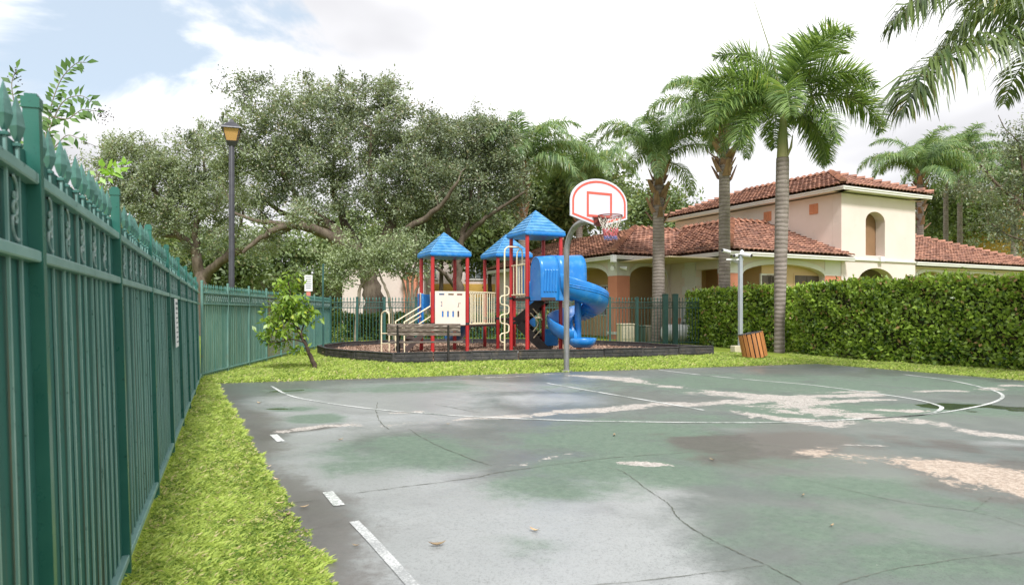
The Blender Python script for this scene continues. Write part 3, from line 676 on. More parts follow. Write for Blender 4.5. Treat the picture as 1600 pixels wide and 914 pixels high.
for i in range(len(BP)):
    a, c = np.array([*BP[i], 0]), np.array([*BP[(i + 1) % len(BP)], 0]); L = np.linalg.norm(c - a); k = max(1, round(L / 1.25)); dv = (c - a) / L; nv = np.array([dv[1], -dv[0], 0])
    for j in range(k):
        q0, q1 = a + dv * (L * j / k + .012), a + dv * (L * (j + 1) / k - .012); l = L / k - .024
        lift = random.uniform(0, .02)
        if 3 <= i <= 6: lift += .015
        b = MB((0, 21, 0)); b.bar((*q0[:2], .115 + lift), (*q1[:2], .115 + lift), .07, .23); mid = (q0 + q1) / 2
        b.bar((*(q0 + nv * .004)[:2], .243 + lift), (*(q1 + nv * .004)[:2], .243 + lift), .105, .026)
        for row in range(2):                # moulded stone faces on the outer side
            x = -l / 2 + (.02 if row else .0)
            while x < l / 2 - .08:
                w = min(random.uniform(.18, .3), l / 2 - x - .02); cpt = mid + dv * (x + w / 2) + nv * .038
                b.bar((*(cpt - dv * (w / 2 - .006))[:2], .065 + lift + row * .095), (*(cpt + dv * (w / 2 - .006))[:2], .065 + lift + row * .095), random.uniform(.012, .024), .08)
                x += w
        bevel(b.build('border_section', M['border'], br), .006, 1)
    s = MB((0, 21, 0)); s.tube([(*BP[i], 0), (*BP[i], .262)], .05, 8); s.build('border_pin', M['border'], br)

# ------------------------------------------------------------------ bench, seen from behind
bn = thing('park_bench', (-2.25, 17.45, .06), 'weathered slatted bench on black iron frames, seen from behind in front of the play towers', 'bench', rz=R(4))
for x in (-.66, .62):
    b = MB()
    b.tube([(x, -.02, .0), (x, .0, .25), (x, -.005, .44), (x, -.05, .66), (x, -.10, .90)], [.032, .030, .034, .030, .022], 6)
    b.tube([(x, .46, .0), (x, .42, .25), (x, .40, .42)], .028, 6); b.tube([(x, -.01, .41), (x, .2, .40), (x, .44, .42)], .026, 6)
    b.tube([(x, -.04, .64), (x, .2, .66), (x, .40, .62), (x, .41, .42)], .020, 6)
    b.build('bench_frame', M['black'], bn)
for z, y in ((.878, -.112), (.776, -.094), (.674, -.072)):
    b = MB(); b.box((0, y, z), (1.86, .03, .098)); o = bevel(b.build('back_slat', M['grey_wood'], bn), .008); o.rotation_euler = (R(-4), R(random.uniform(-.6, .6)), 0)
for y in (.06, .17, .28, .39):
    b = MB(); b.box((.03, y, .455), (1.92, .10, .032)); bevel(b.build('seat_slat', M['grey_wood'], bn), .006)

# ------------------------------------------------------------------ play structure
PO = (0.0, 21.0, 0.10)
ps = thing('play_structure', PO, 'play structure of red posts with three blue pyramid roofs and a blue spiral slide', 'playground')
A3 = np.array([math.cos(R(25)), math.sin(R(25)), 0]); B3 = np.array([-math.sin(R(25)), math.cos(R(25)), 0]); SD = 1.1
def pm_(): return MB(PO)
def tw(c, a, b, z): return np.array([c[0], c[1], 0]) + A3 * a + B3 * b + np.array([0, 0, z])
TL, TM, TR = (-2.35, 20.2), (-0.456, 22.1), (0.44, 19.7)
def tower(c, eave, apex, deck, roof_w):
    for a, b_ in ((0, 0), (SD, 0), (SD, SD), (0, SD)):
        m_ = pm_(); m_.tube([tw(c, a, b_, .05), tw(c, a, b_, eave + .05)], .057, 12); m_.build('post', M['red'], ps)
        for zc in (deck, ):
            k = pm_(); k.tube([tw(c, a, b_, zc - .05), tw(c, a, b_, zc + .02)], .068, 12); k.build('post_clamp', M['black'], ps)
    m_ = pm_(); q = SD / 2
    m_.box(tw(c, q, q, deck - .05), (SD - .12, SD + .02, .09), R(25)); bevel(m_.build('deck', M['brown_deck'], ps), .015)
    # roof: fascia ring, stepped shingle courses, cap
    m_ = pm_(); hw = roof_w / 2; n = 7; H = apex - eave - .10
    ring = lambda w, z: [tw(c, q + sx * w, q + sy * w, z) for sx, sy in ((-1, -1), (1, -1), (1, 1), (-1, 1))]
    lv = [ring(hw - .03, eave - .02), ring(hw, eave), ring(hw + .01, eave + .07), ring(hw - .02, eave + .10)]
    V = [p_ for r_ in lv for p_ in r_]
    m_.add(V, [(4 * i + j, 4 * i + (j + 1) % 4, 4 * i + 4 + (j + 1) % 4, 4 * i + 4 + j) for i in range(len(lv) - 1) for j in range(4)]); m_.add(lv[0], [(3, 2, 1, 0)])
    rf = bevel(m_.build('roof', M['blue'], ps), .02)
    s = pm_()
    for i in range(n):
        w0 = (hw - .02) * (1 - i / n); w1 = (hw - .02) * (1 - (i + 1) / n) ; z0 = eave + .10 + H * i / n; z1 = eave + .10 + H * (i + 1) / n
        V = ring(w0 + .010, z0 - .004) + ring(w0 + .014, z0 + .028) + ring(max(w1, .0) + .004, z1)
        s.add(V, [(4 * k + j, 4 * k + (j + 1) % 4, 4 * k + 4 + (j + 1) % 4, 4 * k + 4 + j) for k in range(2) for j in range(4)])
    s.build('shingle_courses', M['roof_blue'], rf)
    cp = pm_()
    for sx, sy in ((-1, -1), (1, -1), (1, 1), (-1, 1)):
        cp.tube([tw(c, q + sx * (hw - .01), q + sy * (hw - .01), eave + .105), tw(c, q, q, apex + .012)], .018, 6)
    cp.build('roof_ridge', M['roof_blue'], rf)
tower(TL, 2.96, 3.70, .95, 1.30); tower(TM, 3.08, 3.86, 1.1, 1.32); tower(TR, 3.52, 4.30, 1.72, 1.32)
def tube(name, P, r, mat, n=8, par=None):
    b = pm_(); b.tube([tuple(q) for q in P], r, n); return b.build(name, mat, par or ps)
# music panel on the left tower: a cream plate with real cut-outs, made of strips round the holes
def panel_with_holes(c, a0, a1, z0, z1, b_, th, holes, mat, name):
    xs = sorted({a0, a1, *[h[0] for h in holes], *[h[1] for h in holes]}); zs = sorted({z0, z1, *[h[2] for h in holes], *[h[3] for h in holes]})
    m_ = pm_()
    for i in range(len(xs) - 1):
        for j in range(len(zs) - 1):
            xc, zc = (xs[i] + xs[i + 1]) / 2, (zs[j] + zs[j + 1]) / 2
            if any(h[0] < xc < h[1] and h[2] < zc < h[3] for h in holes): continue
            m_.box(tw(c, xc, b_, zc), (xs[i + 1] - xs[i], th, zs[j + 1] - zs[j]), R(25))
    return m_.build(name, mat, ps)
h = [(.19, .36, 1.795, 1.84), (.48, .66, 1.795, 1.84), (.76, .93, 1.795, 1.84)] + [(.28 + i * .165, .335 + i * .165, 1.14, 1.32) for i in range(4)] + [(.27, .29, 1.46, 1.60), (.245, .29, 1.58, 1.60), (.245, .27, 1.46, 1.485), (.80, .82, 1.44, 1.56), (.82, .88, 1.54, 1.56), (.78, .80, 1.44, 1.465)]
panel_with_holes(TL, .07, 1.03, .90, 1.91, -.01, .03, h, M['cream_panel'], 'music_panel')
for i in range(4):
    b = pm_(); b.tube([tw(TL, .307 + i * .165, .01, 1.12), tw(TL, .307 + i * .165, .01, 1.34)], .03, 8); b.build('chime', M['blue'] if i < 3 else M['brown_deck'], ps)
b = pm_(); b.box(tw(TL, .27, .035, 1.82), (.24, .02, .08), R(25)); b.build('panel_slider', M['blue'], ps)
b = pm_(); b.box(tw(TL, .84, .035, 1.82), (.24, .02, .08), R(25)); b.build('panel_slider', M['red'], ps)
# barred bridge from the left tower to the middle tower, both railings
def railing(p0, p1, z0, z1, n, r=.017, drop=0.0):
    p0, p1 = np.array(p0), np.array(p1)
    for z in (z0, z1): tube('rail', [p0 + [0, 0, z], p1 + [0, 0, z]], .022, M['cream_tube'])
    for i in range(n):
        q = p0 + (p1 - p0) * (i + .5) / n; tube('baluster', [q + [0, 0, z0], q + [0, 0, z1]], r, M['cream_tube'], 6)
g0, g1 = tw(TL, SD, 0, 0), tw(TM, 0, 0, 0) + A3 * 0; g1 = np.array([-0.50, 22.05, 0]); railing(g0 + A3 * .06, g1 - A3 * .05, .92, 1.90, 11)
g2 = g0 + B3 * SD; g3 = g1 + B3 * SD * .9; railing(g2, g3, .92, 1.90, 10)
b = pm_()
for i in range(12):
    q = g0 + (g1 - g0) * (i + .5) / 12 + B3 * SD * .5; b.bar(tuple(q - B3 * .5 + [0, 0, .86]), tuple(q + B3 * .5 + [0, 0, .86]), .13, .04)
b.build('bridge_deck', M['brown_deck'], ps)
# steps and hand rails on the left of the left tower
for k in range(3):
    b = pm_(); b.box(tw(TL, -.16 - .27 * k, .55, .74 - .25 * k), (.30, .86, .05), R(25)); bevel(b.build('step', M['brown_deck'], ps), .01)
for bb in (.06, 1.02):
    b = pm_(); b.bar(tw(TL, 0, bb, .88), tw(TL, -.88, bb, .10), .03, .14); b.build('stringer', M['brown_deck'], ps)
    P_ = [tw(TL, -.06, bb, 1.88), tw(TL, -.04, bb, 1.80), tw(TL, -.04, bb, 1.50), tw(TL, -.12, bb, 1.42), tw(TL, -.78, bb, 1.03), tw(TL, -.84, bb, .94), tw(TL, -.84, bb, .1)]
    tube('hand_rail', catmull(P_, 4), .022, M['cream_tube']); tube('hand_rail', [tw(TL, -.04, bb, 1.20), tw(TL, -.04, bb, 1.16), tw(TL, -.82, bb, .68)], .020, M['cream_tube'])
b = pm_(); b.box(tw(TL, -.02, SD + .02, 1.40), (.05, .52, .92), R(25)); bevel(b.build('blue_panel', M['blue'], ps), .02)
b = pm_(); b.box(tw(TL, .5, SD + .04, 1.62), (.9, .05, .44), R(25)); bevel(b.build('blue_panel', M['blue'], ps), .02)
q0 = at(596, 550, 20.3); q1 = at(608, 550, 20.1)
tube('grab_rail', catmull([q0, q0 + [0, 0, 1.0], q0 * .85 + q1 * .15 + [0, 0, 1.16], (q0 + q1) / 2 + [0, 0, 1.21], q0 * .15 + q1 * .85 + [0, 0, 1.16], q1 + [0, 0, 1.0], q1], 5), .021, M['cream_tube'])
for d_ in (.25, .55): tube('rung', [q0 + [0, 0, d_], q1 + [0, 0, d_]], .016, M['cream_tube'])
# short slide behind the bench
b = pm_(); sl0 = at(676, 527, 22.6); prof = [(-.28, .14), (-.24, 0), (-.14, -.05), (.14, -.05), (.24, 0), (.28, .14), (.25, .14), (.21, .02), (.12, -.02), (-.12, -.02), (-.21, .02), (-.25, .14)]
path = [np.array([-1.5, 22.0, .92]), np.array([-1.65, 22.6, .62]), np.array([-1.9, 23.3, .38]), np.array([-2.1, 23.9, .30])]
V = [q + A3 * x + np.array([0, 0, z]) for q in path for x, z in prof]; k = len(prof)
b.add(V, [(i * k + j, i * k + (j + 1) % k, (i + 1) * k + (j + 1) % k, (i + 1) * k + j) for i in range(len(path) - 1) for j in range(k)], True); b.build('small_slide', M['blue'], ps)
# right tower: barrier on its left face, arch rails, snake climber
for i in range(5):
    tube('baluster', [tw(TR, 0, .16 + i * .19, 1.78), tw(TR, 0, .16 + i * .19, 2.68)], .018, M['cream_tube'], 6)
for z in (1.80, 2.68): tube('rail', [tw(TR, 0, .03, z), tw(TR, 0, 1.07, z)], .022, M['cream_tube'])
for bb in (.30, .62): b = pm_(); b.box(tw(TR, .03, bb, 2.24), (.02, .12, .82), R(25)); b.build('blue_slat', M['blue'], ps)
c0 = at(788.4, 550.5, 20.05); c0[2] = .1
top = [c0, c0 + [0, 0, 2.92], c0 + A3 * .02 + [0, 0, 3.04], c0 + A3 * .12 + [0, 0, 3.11], c0 + A3 * .45 + [0, 0, 3.11], c0 + A3 * .56 + [0, 0, 3.04], c0 + A3 * .58 + [0, 0, 2.92], c0 + A3 * .58 + [0, 0, 1.75], c0 + A3 * .50 + [0, 0, 1.66]]
tube('climbing_arch', top, .024, M['cream_tube'])
q = c0 + A3 * .40
tube('climbing_arch', catmull([q + [0, 0, 1.7], q + [0, 0, 2.8], q + A3 * .05 + [0, 0, 3.0], q + A3 * .13 + [0, 0, 3.06]], 4), .020, M['cream_tube'])
sn = []
for i in range(6):
    s_ = 1 if i % 2 else -1; z = .30 + .275 * i
    sn += [c0 + A3 * (s_ * .02) + [0, 0, z], c0 + A3 * (s_ * .10) + [0, 0, z + .015], c0 + A3 * (s_ * .14) + [0, 0, z + .06], c0 + A3 * (s_ * .14) + [0, 0, z + .21], c0 + A3 * (s_ * .10) + [0, 0, z + .255], c0 + A3 * (s_ * .02) + [0, 0, z + .27]]
tube('snake_climber', sn, .020, M['cream_tube'], 6)
b = pm_(); b.box(tw(TM, SD + .1, -.1, 1.55), (.22, .04, 1.5), R(25)); bevel(b.build('blue_panel', M['blue'], ps), .02)
railing(tw(TM, SD, 0, 0), tw(TM, SD + .45, -.25, 0), 1.1, 2.0, 4)
# black zigzag stair under the right tower
def flight(p0, p1, n, w, side):
    p0, p1 = np.array(p0), np.array(p1)
    for sgn in (-1, 1):
        b = pm_(); b.bar(tuple(p0 + side * sgn * w), tuple(p1 + side * sgn * w), .04, .26); b.build('stringer', M['black'], ps)
    for i in range(n):
        q = p0 + (p1 - p0) * (i + .5) / n; b = pm_(); b.bar(tuple(q - side * w), tuple(q + side * w), .30, .05); b.build('step', M['black'], ps)
        b = pm_(); b.bar(tuple(q - side * w + [0, 0, -.09]), tuple(q + side * w + [0, 0, -.09]), .02, .15); b.build('riser', M['black'], ps)
flight((1.02, 21.3, 1.66), (.22, 21.5, .98), 5, .38, np.array([.25, .97, 0]))
b = pm_(); b.box((.05, 21.45, .95), (.55, .95, .07), R(10)); bevel(b.build('stair_landing', M['black'], ps), .01)
flight((.30, 21.15, .92), (1.12, 20.95, .12), 5, .34, np.array([.25, .97, 0]))
for pa in ([(832.5, 482), (846, 497), (847, 500)], [(828.7, 488.6), (838, 499), (841, 504), (840, 509), (833, 518)], [(846, 514), (833.6, 528)]):
    tube('hand_rail', [at(*q, 20.6) for q in pa], .018, M['cream_tube'], 6)
b = pm_(); b.box(at(861.5, 527, 20.9), (.42, .04, .52), R(14)); bevel(b.build('blue_panel', M['blue'], ps), .03)
# hood of the slide on the front face of the right tower
prof = []
for i in range(17):                     # arch section across (towards the viewer) and up
    a = math.pi * i / 16; prof.append((-(.40 + .38 * math.cos(a)), 2.42 + .50 * math.sin(a) ** .8))
prof = [(-.78, 1.62), (-.79, 2.0)] + prof + [(-.01, 2.0), (-.02, 1.62)]
def hood_shell(name, a0, a1, grow, mat, par=None, g0=0.0):
    b = pm_(); st = [a0 + (a1 - a0) * i / 6 for i in range(7)]; k = len(prof); V = []
    for layer in (0.0, -.04):
        for a in st:
            fl_ = grow * ((a - a0) / (a1 - a0)) ** 2 + g0 * (1 - (a - a0) / (a1 - a0))
            for x, z in prof: V.append(tw(TR, a, -.40 + (x + .40) * (1 + (layer + fl_) / .4), 1.62 + (z - 1.62) * (1 + (layer + fl_) / 1.3)))
    m_ = len(st); Fs = []
    for L_ in range(2):
        for i in range(m_ - 1):
            for j in range(k - 1):
                o_ = L_ * m_ * k; Fs.append((o_ + i * k + j, o_ + i * k + j + 1, o_ + (i + 1) * k + j + 1, o_ + (i + 1) * k + j))
    for i, e in ((0, 0), (m_ - 1, 0)):
        for j in range(k - 1): Fs.append((i * k + j, i * k + j + 1, m_ * k + i * k + j + 1, m_ * k + i * k + j))
    b.add(V, Fs, True); return b.build(name, mat, par or ps)
hood = hood_shell('slide_hood', .06, .62, 0.0, M['blue'], None, -.06)
hood_shell('slide_tunnel', .625, 1.50, .035, M['blue'])
b = pm_(); b.prism([tw(TR, .065, -.40 + (x + .40) * .85, 1.62 + (z - 1.62) * .95) for x, z in prof], A3 * .03); b.build('hood_end', M['blue'], hood)
for i in range(5):
    b = pm_(); b.bar(tw(TR, .17 + .085 * i, -.755 - .008 * i, 1.86), tw(TR, .20 + .085 * i, -.755 - .008 * i, 2.48), .05, .035); bevel(b.build('hood_rib', M['blue'], hood), .012)
b = pm_(); b.bar(tw(TR, .64, -.83, 2.02), tw(TR, 1.46, -.85, 1.98), .03, .05); bevel(b.build('moulded_band', M['blue'], hood), .01)
b = pm_(); b.box(tw(TR, .34, -.40, 1.66), (.54, .74, .08), R(25)); b.build('slide_deck', M['brown_deck'], hood)
# spiral chute
HC3 = np.array([1.92, 19.9, 0.0]); prof2 = [(.86, .46), (.83, .20), (.74, .06), (.56, 0), (.38, .04), (.24, .16), (.20, .30), (.16, .30), (.19, .12), (.34, -.02), (.56, -.06), (.77, -.01), (.88, .17), (.905, .45), (.89, .48)]
n = 64; V = []; k = len(prof2)
for i in range(n + 1):
    u = i / n; th = R(-128 + 386 * u); z = 1.62 - .312 * (th / (math.pi / 2) + 1.0) + .02
    z = max(z, .36 + .02 * (1 - u)); lowr = 1.0 - .28 * max(0, (u - .86) / .14)
    rr = np.array([math.cos(th), math.sin(th), 0])
    for r_, h_ in prof2: V.append(HC3 + rr * (r_ if u < .86 else .56 + (r_ - .56) * (1 + .12 * (u - .86) / .14)) + np.array([0, 0, z + h_ * lowr * (1.0 + .25 * max(0, .25 - u) / .25)]))
Fs = [(i * k + j, i * k + (j + 1) % k, (i + 1) * k + (j + 1) % k, (i + 1) * k + j) for i in range(n) for j in range(k)]
b = pm_(); b.add(V, Fs, True); b.add(V[-k:], [tuple(range(k))]); b.add(V[:k], [tuple(reversed(range(k)))]); ch = b.build('spiral_chute', M['blue'], ps)
for kz in (.34, .40):
    tube('moulded_band', [HC3 + np.array([math.cos(R(-120 + 12 * i)), math.sin(R(-120 + 12 * i)), 0]) * .897 + np.array([0, 0, 1.60 - .30 * (R(-120 + 12 * i) / (math.pi / 2) + 1) + kz]) for i in range(28)], .012, M['blue'], 5, ch)
for i in range(9):                     # ribs under the turn
    th = R(20 + 14 * i); z = 1.60 - .30 * (th / (math.pi / 2) + 1) - .02; rr = np.array([math.cos(th), math.sin(th), 0])
    tube('chute_rib', [HC3 + rr * .24 + [0, 0, z + .06], HC3 + rr * .56 + [0, 0, z - .03], HC3 + rr * .84 + [0, 0, z + .14]], .018, M['blue'], 5, ch)
tube('slide_column', [HC3 + [0, 0, .38], HC3 + [0, 0, 1.95]], .10, M['blue'], 12)
lipc = HC3 + np.array([.06, -.62, .41]); b = pm_(); b.lathe([(.02, -.12), (.24, -.12), (.36, -.02), (.41, .14), (.38, .15), (.30, .02), (.2, -.04), (.02, -.05)], lipc, 20); b.build('slide_lip', M['blue'], ps)
tube('foot_post', [np.array([1.90, 19.32, .06]), np.array([1.90, 19.32, .40])], .075, M['yellow_post'], 12)
# ------------------------------------------------------------------ small stepping block in the mulch
st = thing('stepping_stone', (.2, 19.75, .1), 'small flat white block lying in the mulch by the red post', 'block'); b = MB(); b.box((0, 0, .03), (.36, .22, .06)); bevel(b.build('block', M['white'], st), .02)

# ------------------------------------------------------------------ basketball hoop
hp = thing('basketball_hoop', (1.19, 14.9, 0), 'grey gooseneck basketball hoop with white fan backboard and frayed net', 'basketball hoop', rz=YAW)
# local x = across the court, local y = away from it; the board faces -y
pole = [(0, 0, 0), (0, 0, 1.2), (0, 0, 2.55)] + [(0, -.62 + .62 * math.cos(a), 2.55 + .62 * math.sin(a)) for a in [math.pi / 2 * i / 10 for i in range(1, 11)]] + [(0, -.85, 3.17), (0, -1.12, 3.17)]
b = MB(); b.tube(pole, .062, 16); b.build('pole', M['galv'], hp)
b = MB(); b.lathe([(.13, 0), (.13, .012), (.07, .03)], (0, 0, .0), 16); b.build('pole_collar', M['galv'], hp)
BY, cx = -1.24, .03
def fan(g=0.0, n=26):
    hw, zs, zt = .685 - g, 3.50, 3.98 - g; zb = 3.04 + g
    arc = [(hw * math.cos(a), zs + (zt - zs) * math.sin(a) ** 1.0) for a in [math.pi * i / n for i in range(n + 1)]]
    return [(cx + x, z) for x, z in [(hw, 3.20 + g * .7)] + arc + [(-hw, 3.20 + g * .7), (-.12, zb), (.12, zb)]]
bd = MB(); bd.prism([(x, BY, z) for x, z in fan()], (0, .035, 0)); bdo = bd.build('backboard', M['board'], hp); bevel(bdo, .006)
o1, o2 = fan(.040), fan(.085); b = MB(); k = len(o1)
b.add([(x, BY - .004, z) for x, z in o1] + [(x, BY - .004, z) for x, z in o2], [(j, (j + 1) % k, k + (j + 1) % k, k + j) for j in range(k)]); b.build('border_line', M['board_red'], bdo, recalc=False)
b = MB()
for x0, x1, z0, z1 in ((-.305, .305, 3.66, 3.71), (-.305, .305, 3.20, 3.25), (-.305, -.255, 3.25, 3.66), (.255, .305, 3.25, 3.66)):
    b.add([(cx + x0, BY - .004, z0), (cx + x1, BY - .004, z0), (cx + x1, BY - .004, z1), (cx + x0, BY - .004, z1)], [(0, 1, 2, 3)])
b.build('target_square', M['board_red'], bdo, recalc=False)
RZ, RY = 3.19, BY - .15 - .23
b = MB(); b.tube([(cx + .235 * math.cos(2 * math.pi * i / 32), RY + .235 * math.sin(2 * math.pi * i / 32), RZ) for i in range(33)], .012, 8)
b.tube([(cx + .235 * math.cos(2 * math.pi * i / 32), RY + .235 * math.sin(2 * math.pi * i / 32), RZ - .028) for i in range(33)], .008, 6); rim = b.build('rim', M['rim'], hp)
b = MB(); b.prism([(cx - .17, BY - .005, RZ + .02), (cx + .17, BY - .005, RZ + .02), (cx + .10, RY + .20, RZ + .0), (cx - .10, RY + .20, RZ + .0)], (0, 0, -.02)); b.prism([(cx - .14, BY - .005, RZ), (cx + .14, BY - .005, RZ), (cx + .10, BY - .02, RZ - .17), (cx - .10, BY - .02, RZ - .17)], (0, -.008, 0))
b.prism([(cx - .14, BY - .006, RZ), (cx - .14, BY - .006, RZ - .15), (cx - .09, RY + .21, RZ - .01)], (.008, 0, 0)); b.prism([(cx + .13, BY - .006, RZ), (cx + .13, BY - .006, RZ - .15), (cx + .09, RY + .21, RZ - .01)], (.008, 0, 0)); b.build('rim_bracket', M['rim'], hp)
b = MB(); b.box((cx, BY + .08, 3.20), (.26, .12, .22)); b.bar((cx, BY + .06, 3.24), (cx - .34, BY + .06, 3.55), .03, .03); b.bar((cx, BY + .06, 3.24), (cx + .34, BY + .06, 3.55), .03, .03); b.build('board_mount', M['galv'], hp)
NZ = [0, -.12, -.22, -.30, -.37, -.43]; NR = [.235, .185, .15, .135, .125, .12]
for lv, nm in ((0, 'net_white'), (1, 'net_white'), (2, 'net_red'), (3, 'net_red'), (4, 'net_blue')):
    b = MB()
    for i in range(12):
        for s_ in (1, -1):
            jit = lambda: random.uniform(-.016, .016)
            a0 = 2 * math.pi * (i + .5 * (lv % 2)) / 12; a1 = a0 + s_ * math.pi / 12
            b.tube([(cx + NR[lv] * math.cos(a0) , RY + NR[lv] * math.sin(a0), RZ - .03 + NZ[lv]), (cx + NR[lv + 1] * math.cos(a1) + jit(), RY + NR[lv + 1] * math.sin(a1) + jit(), RZ - .03 + NZ[lv + 1] + jit())], .0055 if lv < 2 else .008, 4, False)
    tag(b.build('net', M[nm], rim), kind='stuff')

# ------------------------------------------------------------------ tilted wooden bin
bi = thing('litter_bin', (6.83, 19.15, 0), 'orange wooden slatted litter bin tilted to the left by the hedge', 'litter bin'); bi.rotation_euler = (R(-3), R(-11), R(10)); bi.scale = (.9, .9, .88)
sl_ = MB(); sl_.box((0, 0, .42), (.098, .022, .78)); slm = sl_.mesh('slat', M['bin_wood'])
for i in range(17):
    a = 2 * math.pi * i / 17; o = put('slat', slm, bi, (.36 * math.cos(a), .36 * math.sin(a), random.uniform(-.012, .012)), a + math.pi / 2)
b = MB(); b.lathe([(.335, .03), (.335, .78), (.30, .78), (.30, .08)], (0, 0, 0), 24); b.build('liner', M['black'], bi)
for z in (.16, .70): b = MB(); b.tube([(.343 * math.cos(2 * math.pi * i / 24), .343 * math.sin(2 * math.pi * i / 24), z) for i in range(25)], .012, 6); b.build('hoop', M['black'], bi)
b = MB(); b.lathe([(.30, .785), (.375, .80), (.375, .815), (.22, .83), (.22, .80)], (0, 0, 0), 24); b.build('rim', M['black'], bi)

# ------------------------------------------------------------------ camera post
cp = thing('camera_post', (7.36, 22.0, 0), 'grey square post carrying white security cameras in front of the hedge', 'camera post')
b = MB(); b.box((0, 0, 1.58), (.115, .115, 3.12), R(20)); bevel(b.build('post', M['grey_post'], cp), .012)
b = MB(); b.box((-.16, -.05, .10), (.26, .24, .22), R(20)); bevel(b.build('junction_box', M['beige_box'], cp), .02)
b = MB(); b.box((-.18, 0, 2.98), (.55, .05, .05)); b.box((0, 0, 3.15), (.2, .2, .03)); b.build('bracket', M['white'], cp)
for p0, p1, r_ in (((-.62, -.15, 3.26), (-.34, .0, 3.22), .055), ((-.26, -.2, 3.08), (-.06, .05, 3.12), .055), ((.06, -.02, 3.14), (.26, -.26, 3.08), .065)):
    b = MB(); b.tube([p0, p1], r_, 12); hd = b.build('camera_head', M['white'], cp)
    d_ = (np.array(p0) - np.array(p1)) if p0[1] < p1[1] else (np.array(p1) - np.array(p0)); e = np.array(p0) if p0[1] < p1[1] else np.array(p1); d_ = d_ / np.linalg.norm(d_)
    b = MB(); b.tube([e, e + d_ * .02], r_ * .78, 12); b.build('lens', M['black'], hd)
b = MB(); b.lathe([(.07, .0), (.065, .07), (.04, .11), (.01, .13)], (.05, 0, 3.165), 14); b.build('antenna_dome', M['white'], cp)

# ------------------------------------------------------------------ street lamp behind the fence
lp = thing('street_lamp', (-6.98, 17.0, 0), 'tall dark street lamp with an amber lantern behind the green fence', 'street lamp')
b = MB(); b.lathe([(.13, 0), (.13, .25), (.085, .35), (.07, .6), (.066, 5.42), (.05, 5.46)], (0, 0, 0), 14); b.build('lamp_post', M['lamp_black'], lp)
def frustum(b, w0, z0, w1, z1):
    V = [(sx * w, sy * w, z) for w, z in ((w0, z0), (w1, z1)) for sx, sy in ((-1, -1), (1, -1), (1, 1), (-1, 1))]
    b.add(V, [(j, (j + 1) % 4, 4 + (j + 1) % 4, 4 + j) for j in range(4)] + [(3, 2, 1, 0), (4, 5, 6, 7)])
b = MB(); frustum(b, .06, 5.40, .12, 5.50); frustum(b, .12, 5.50, .135, 5.53)
for sx, sy in ((-1, -1), (1, -1), (1, 1), (-1, 1)): b.tube([(sx * .12, sy * .12, 5.52), (sx * .195, sy * .195, 5.83)], .012, 5)
lf = b.build('lantern_frame', M['lamp_black'], lp); lf.rotation_euler = (0, 0, R(18))
b = MB(); frustum(b, .112, 5.53, .186, 5.825); gl = b.build('lamp_glass', M['amber'], lp); gl.rotation_euler = (0, 0, R(18))
b = MB(); frustum(b, .235, 5.83, .225, 5.86); frustum(b, .225, 5.86, .07, 6.00); frustum(b, .055, 6.0, .045, 6.07); lc = b.build('lantern_cap', M['lamp_black'], lp); lc.rotation_euler = (0, 0, R(18))

# ------------------------------------------------------------------ notice on a post beyond the far fence
sp_ = thing('post_sign', (at(482, 442, 27.0)[0], 27.0, 0), 'small white notice on a post standing beyond the faded fence', 'sign')
b = MB(); b.tube([(0, .03, 0), (0, .03, 2.7)], .025, 8); b.build('post', M['galv'], sp_)
b = MB(); b.box((0, 0, 2.43), (.31, .012, .63)); b.build('sign_board', M['white'], sp_)
for i in range(6): b = MB(); b.box((0, -.009, 2.66 - i * .085), (.24 - .02 * (i % 3), .004, .035)); b.build('printed_line', M['sign_ink'], sp_)
b = MB(); b.box((0, 0, 1.98), (.16, .012, .2)); b.build('red_plate', M['sign_red'], sp_)
# thin dark post at the end of the closed fence
tp = thing('thin_post', (*gp(505, 553)[:2], 0), 'thin bare dark post at the left end of the playground border', 'post'); b = MB(); b.tube([(0, 0, 0), (-.01, 0, 2.2), (0, 0, 2.75)], .03, 8); b.tube([(0, 0, 2.74), (0, 0, 2.77)], .036, 8); b.build('pole', M['fence_open'], tp)

# ------------------------------------------------------------------ fallen leaves on the court
LEAVES = [(683, 857, .075, 'tan curled leaf lying alone in front, left of the long diagonal crack'), (835, 834, .055, 'pale flat leaf right of the curled tan leaf in front'), (1255, 778, .035, 'tiny pale leaf lying on the green at the right, left of the joint'), (960, 683, .06, 'small tan leaf on the green just below the three point line'),
  (437, 791, .05, 'dark leaf near the left edge beside the grass, between the two side line dashes'), (475, 797, .05, 'dark leaf just left of the short white dash'), (556, 858, .035, 'little leaf beside the faded side line'), (450, 809, .05, 'leaf lowest along the left grass edge'), (432, 753, .05, 'upper of two dark leaves by the left grass edge'), (420, 733, .04, 'dark scrap of leaf by the left grass edge above the others'), (1300, 826, .035, 'dark twig like leaf on the grey green at the lower right'), (1113, 722, .05, 'pale leaf at the end of the long joint in the middle'), (532, 690, .05, 'leaf just below the long pale worn strip on the left'), (405, 632, .07, 'reddish leaf at the far left corner of the court'), (700, 665, .035, 'tiny leaf just under the pale strip in the middle')]
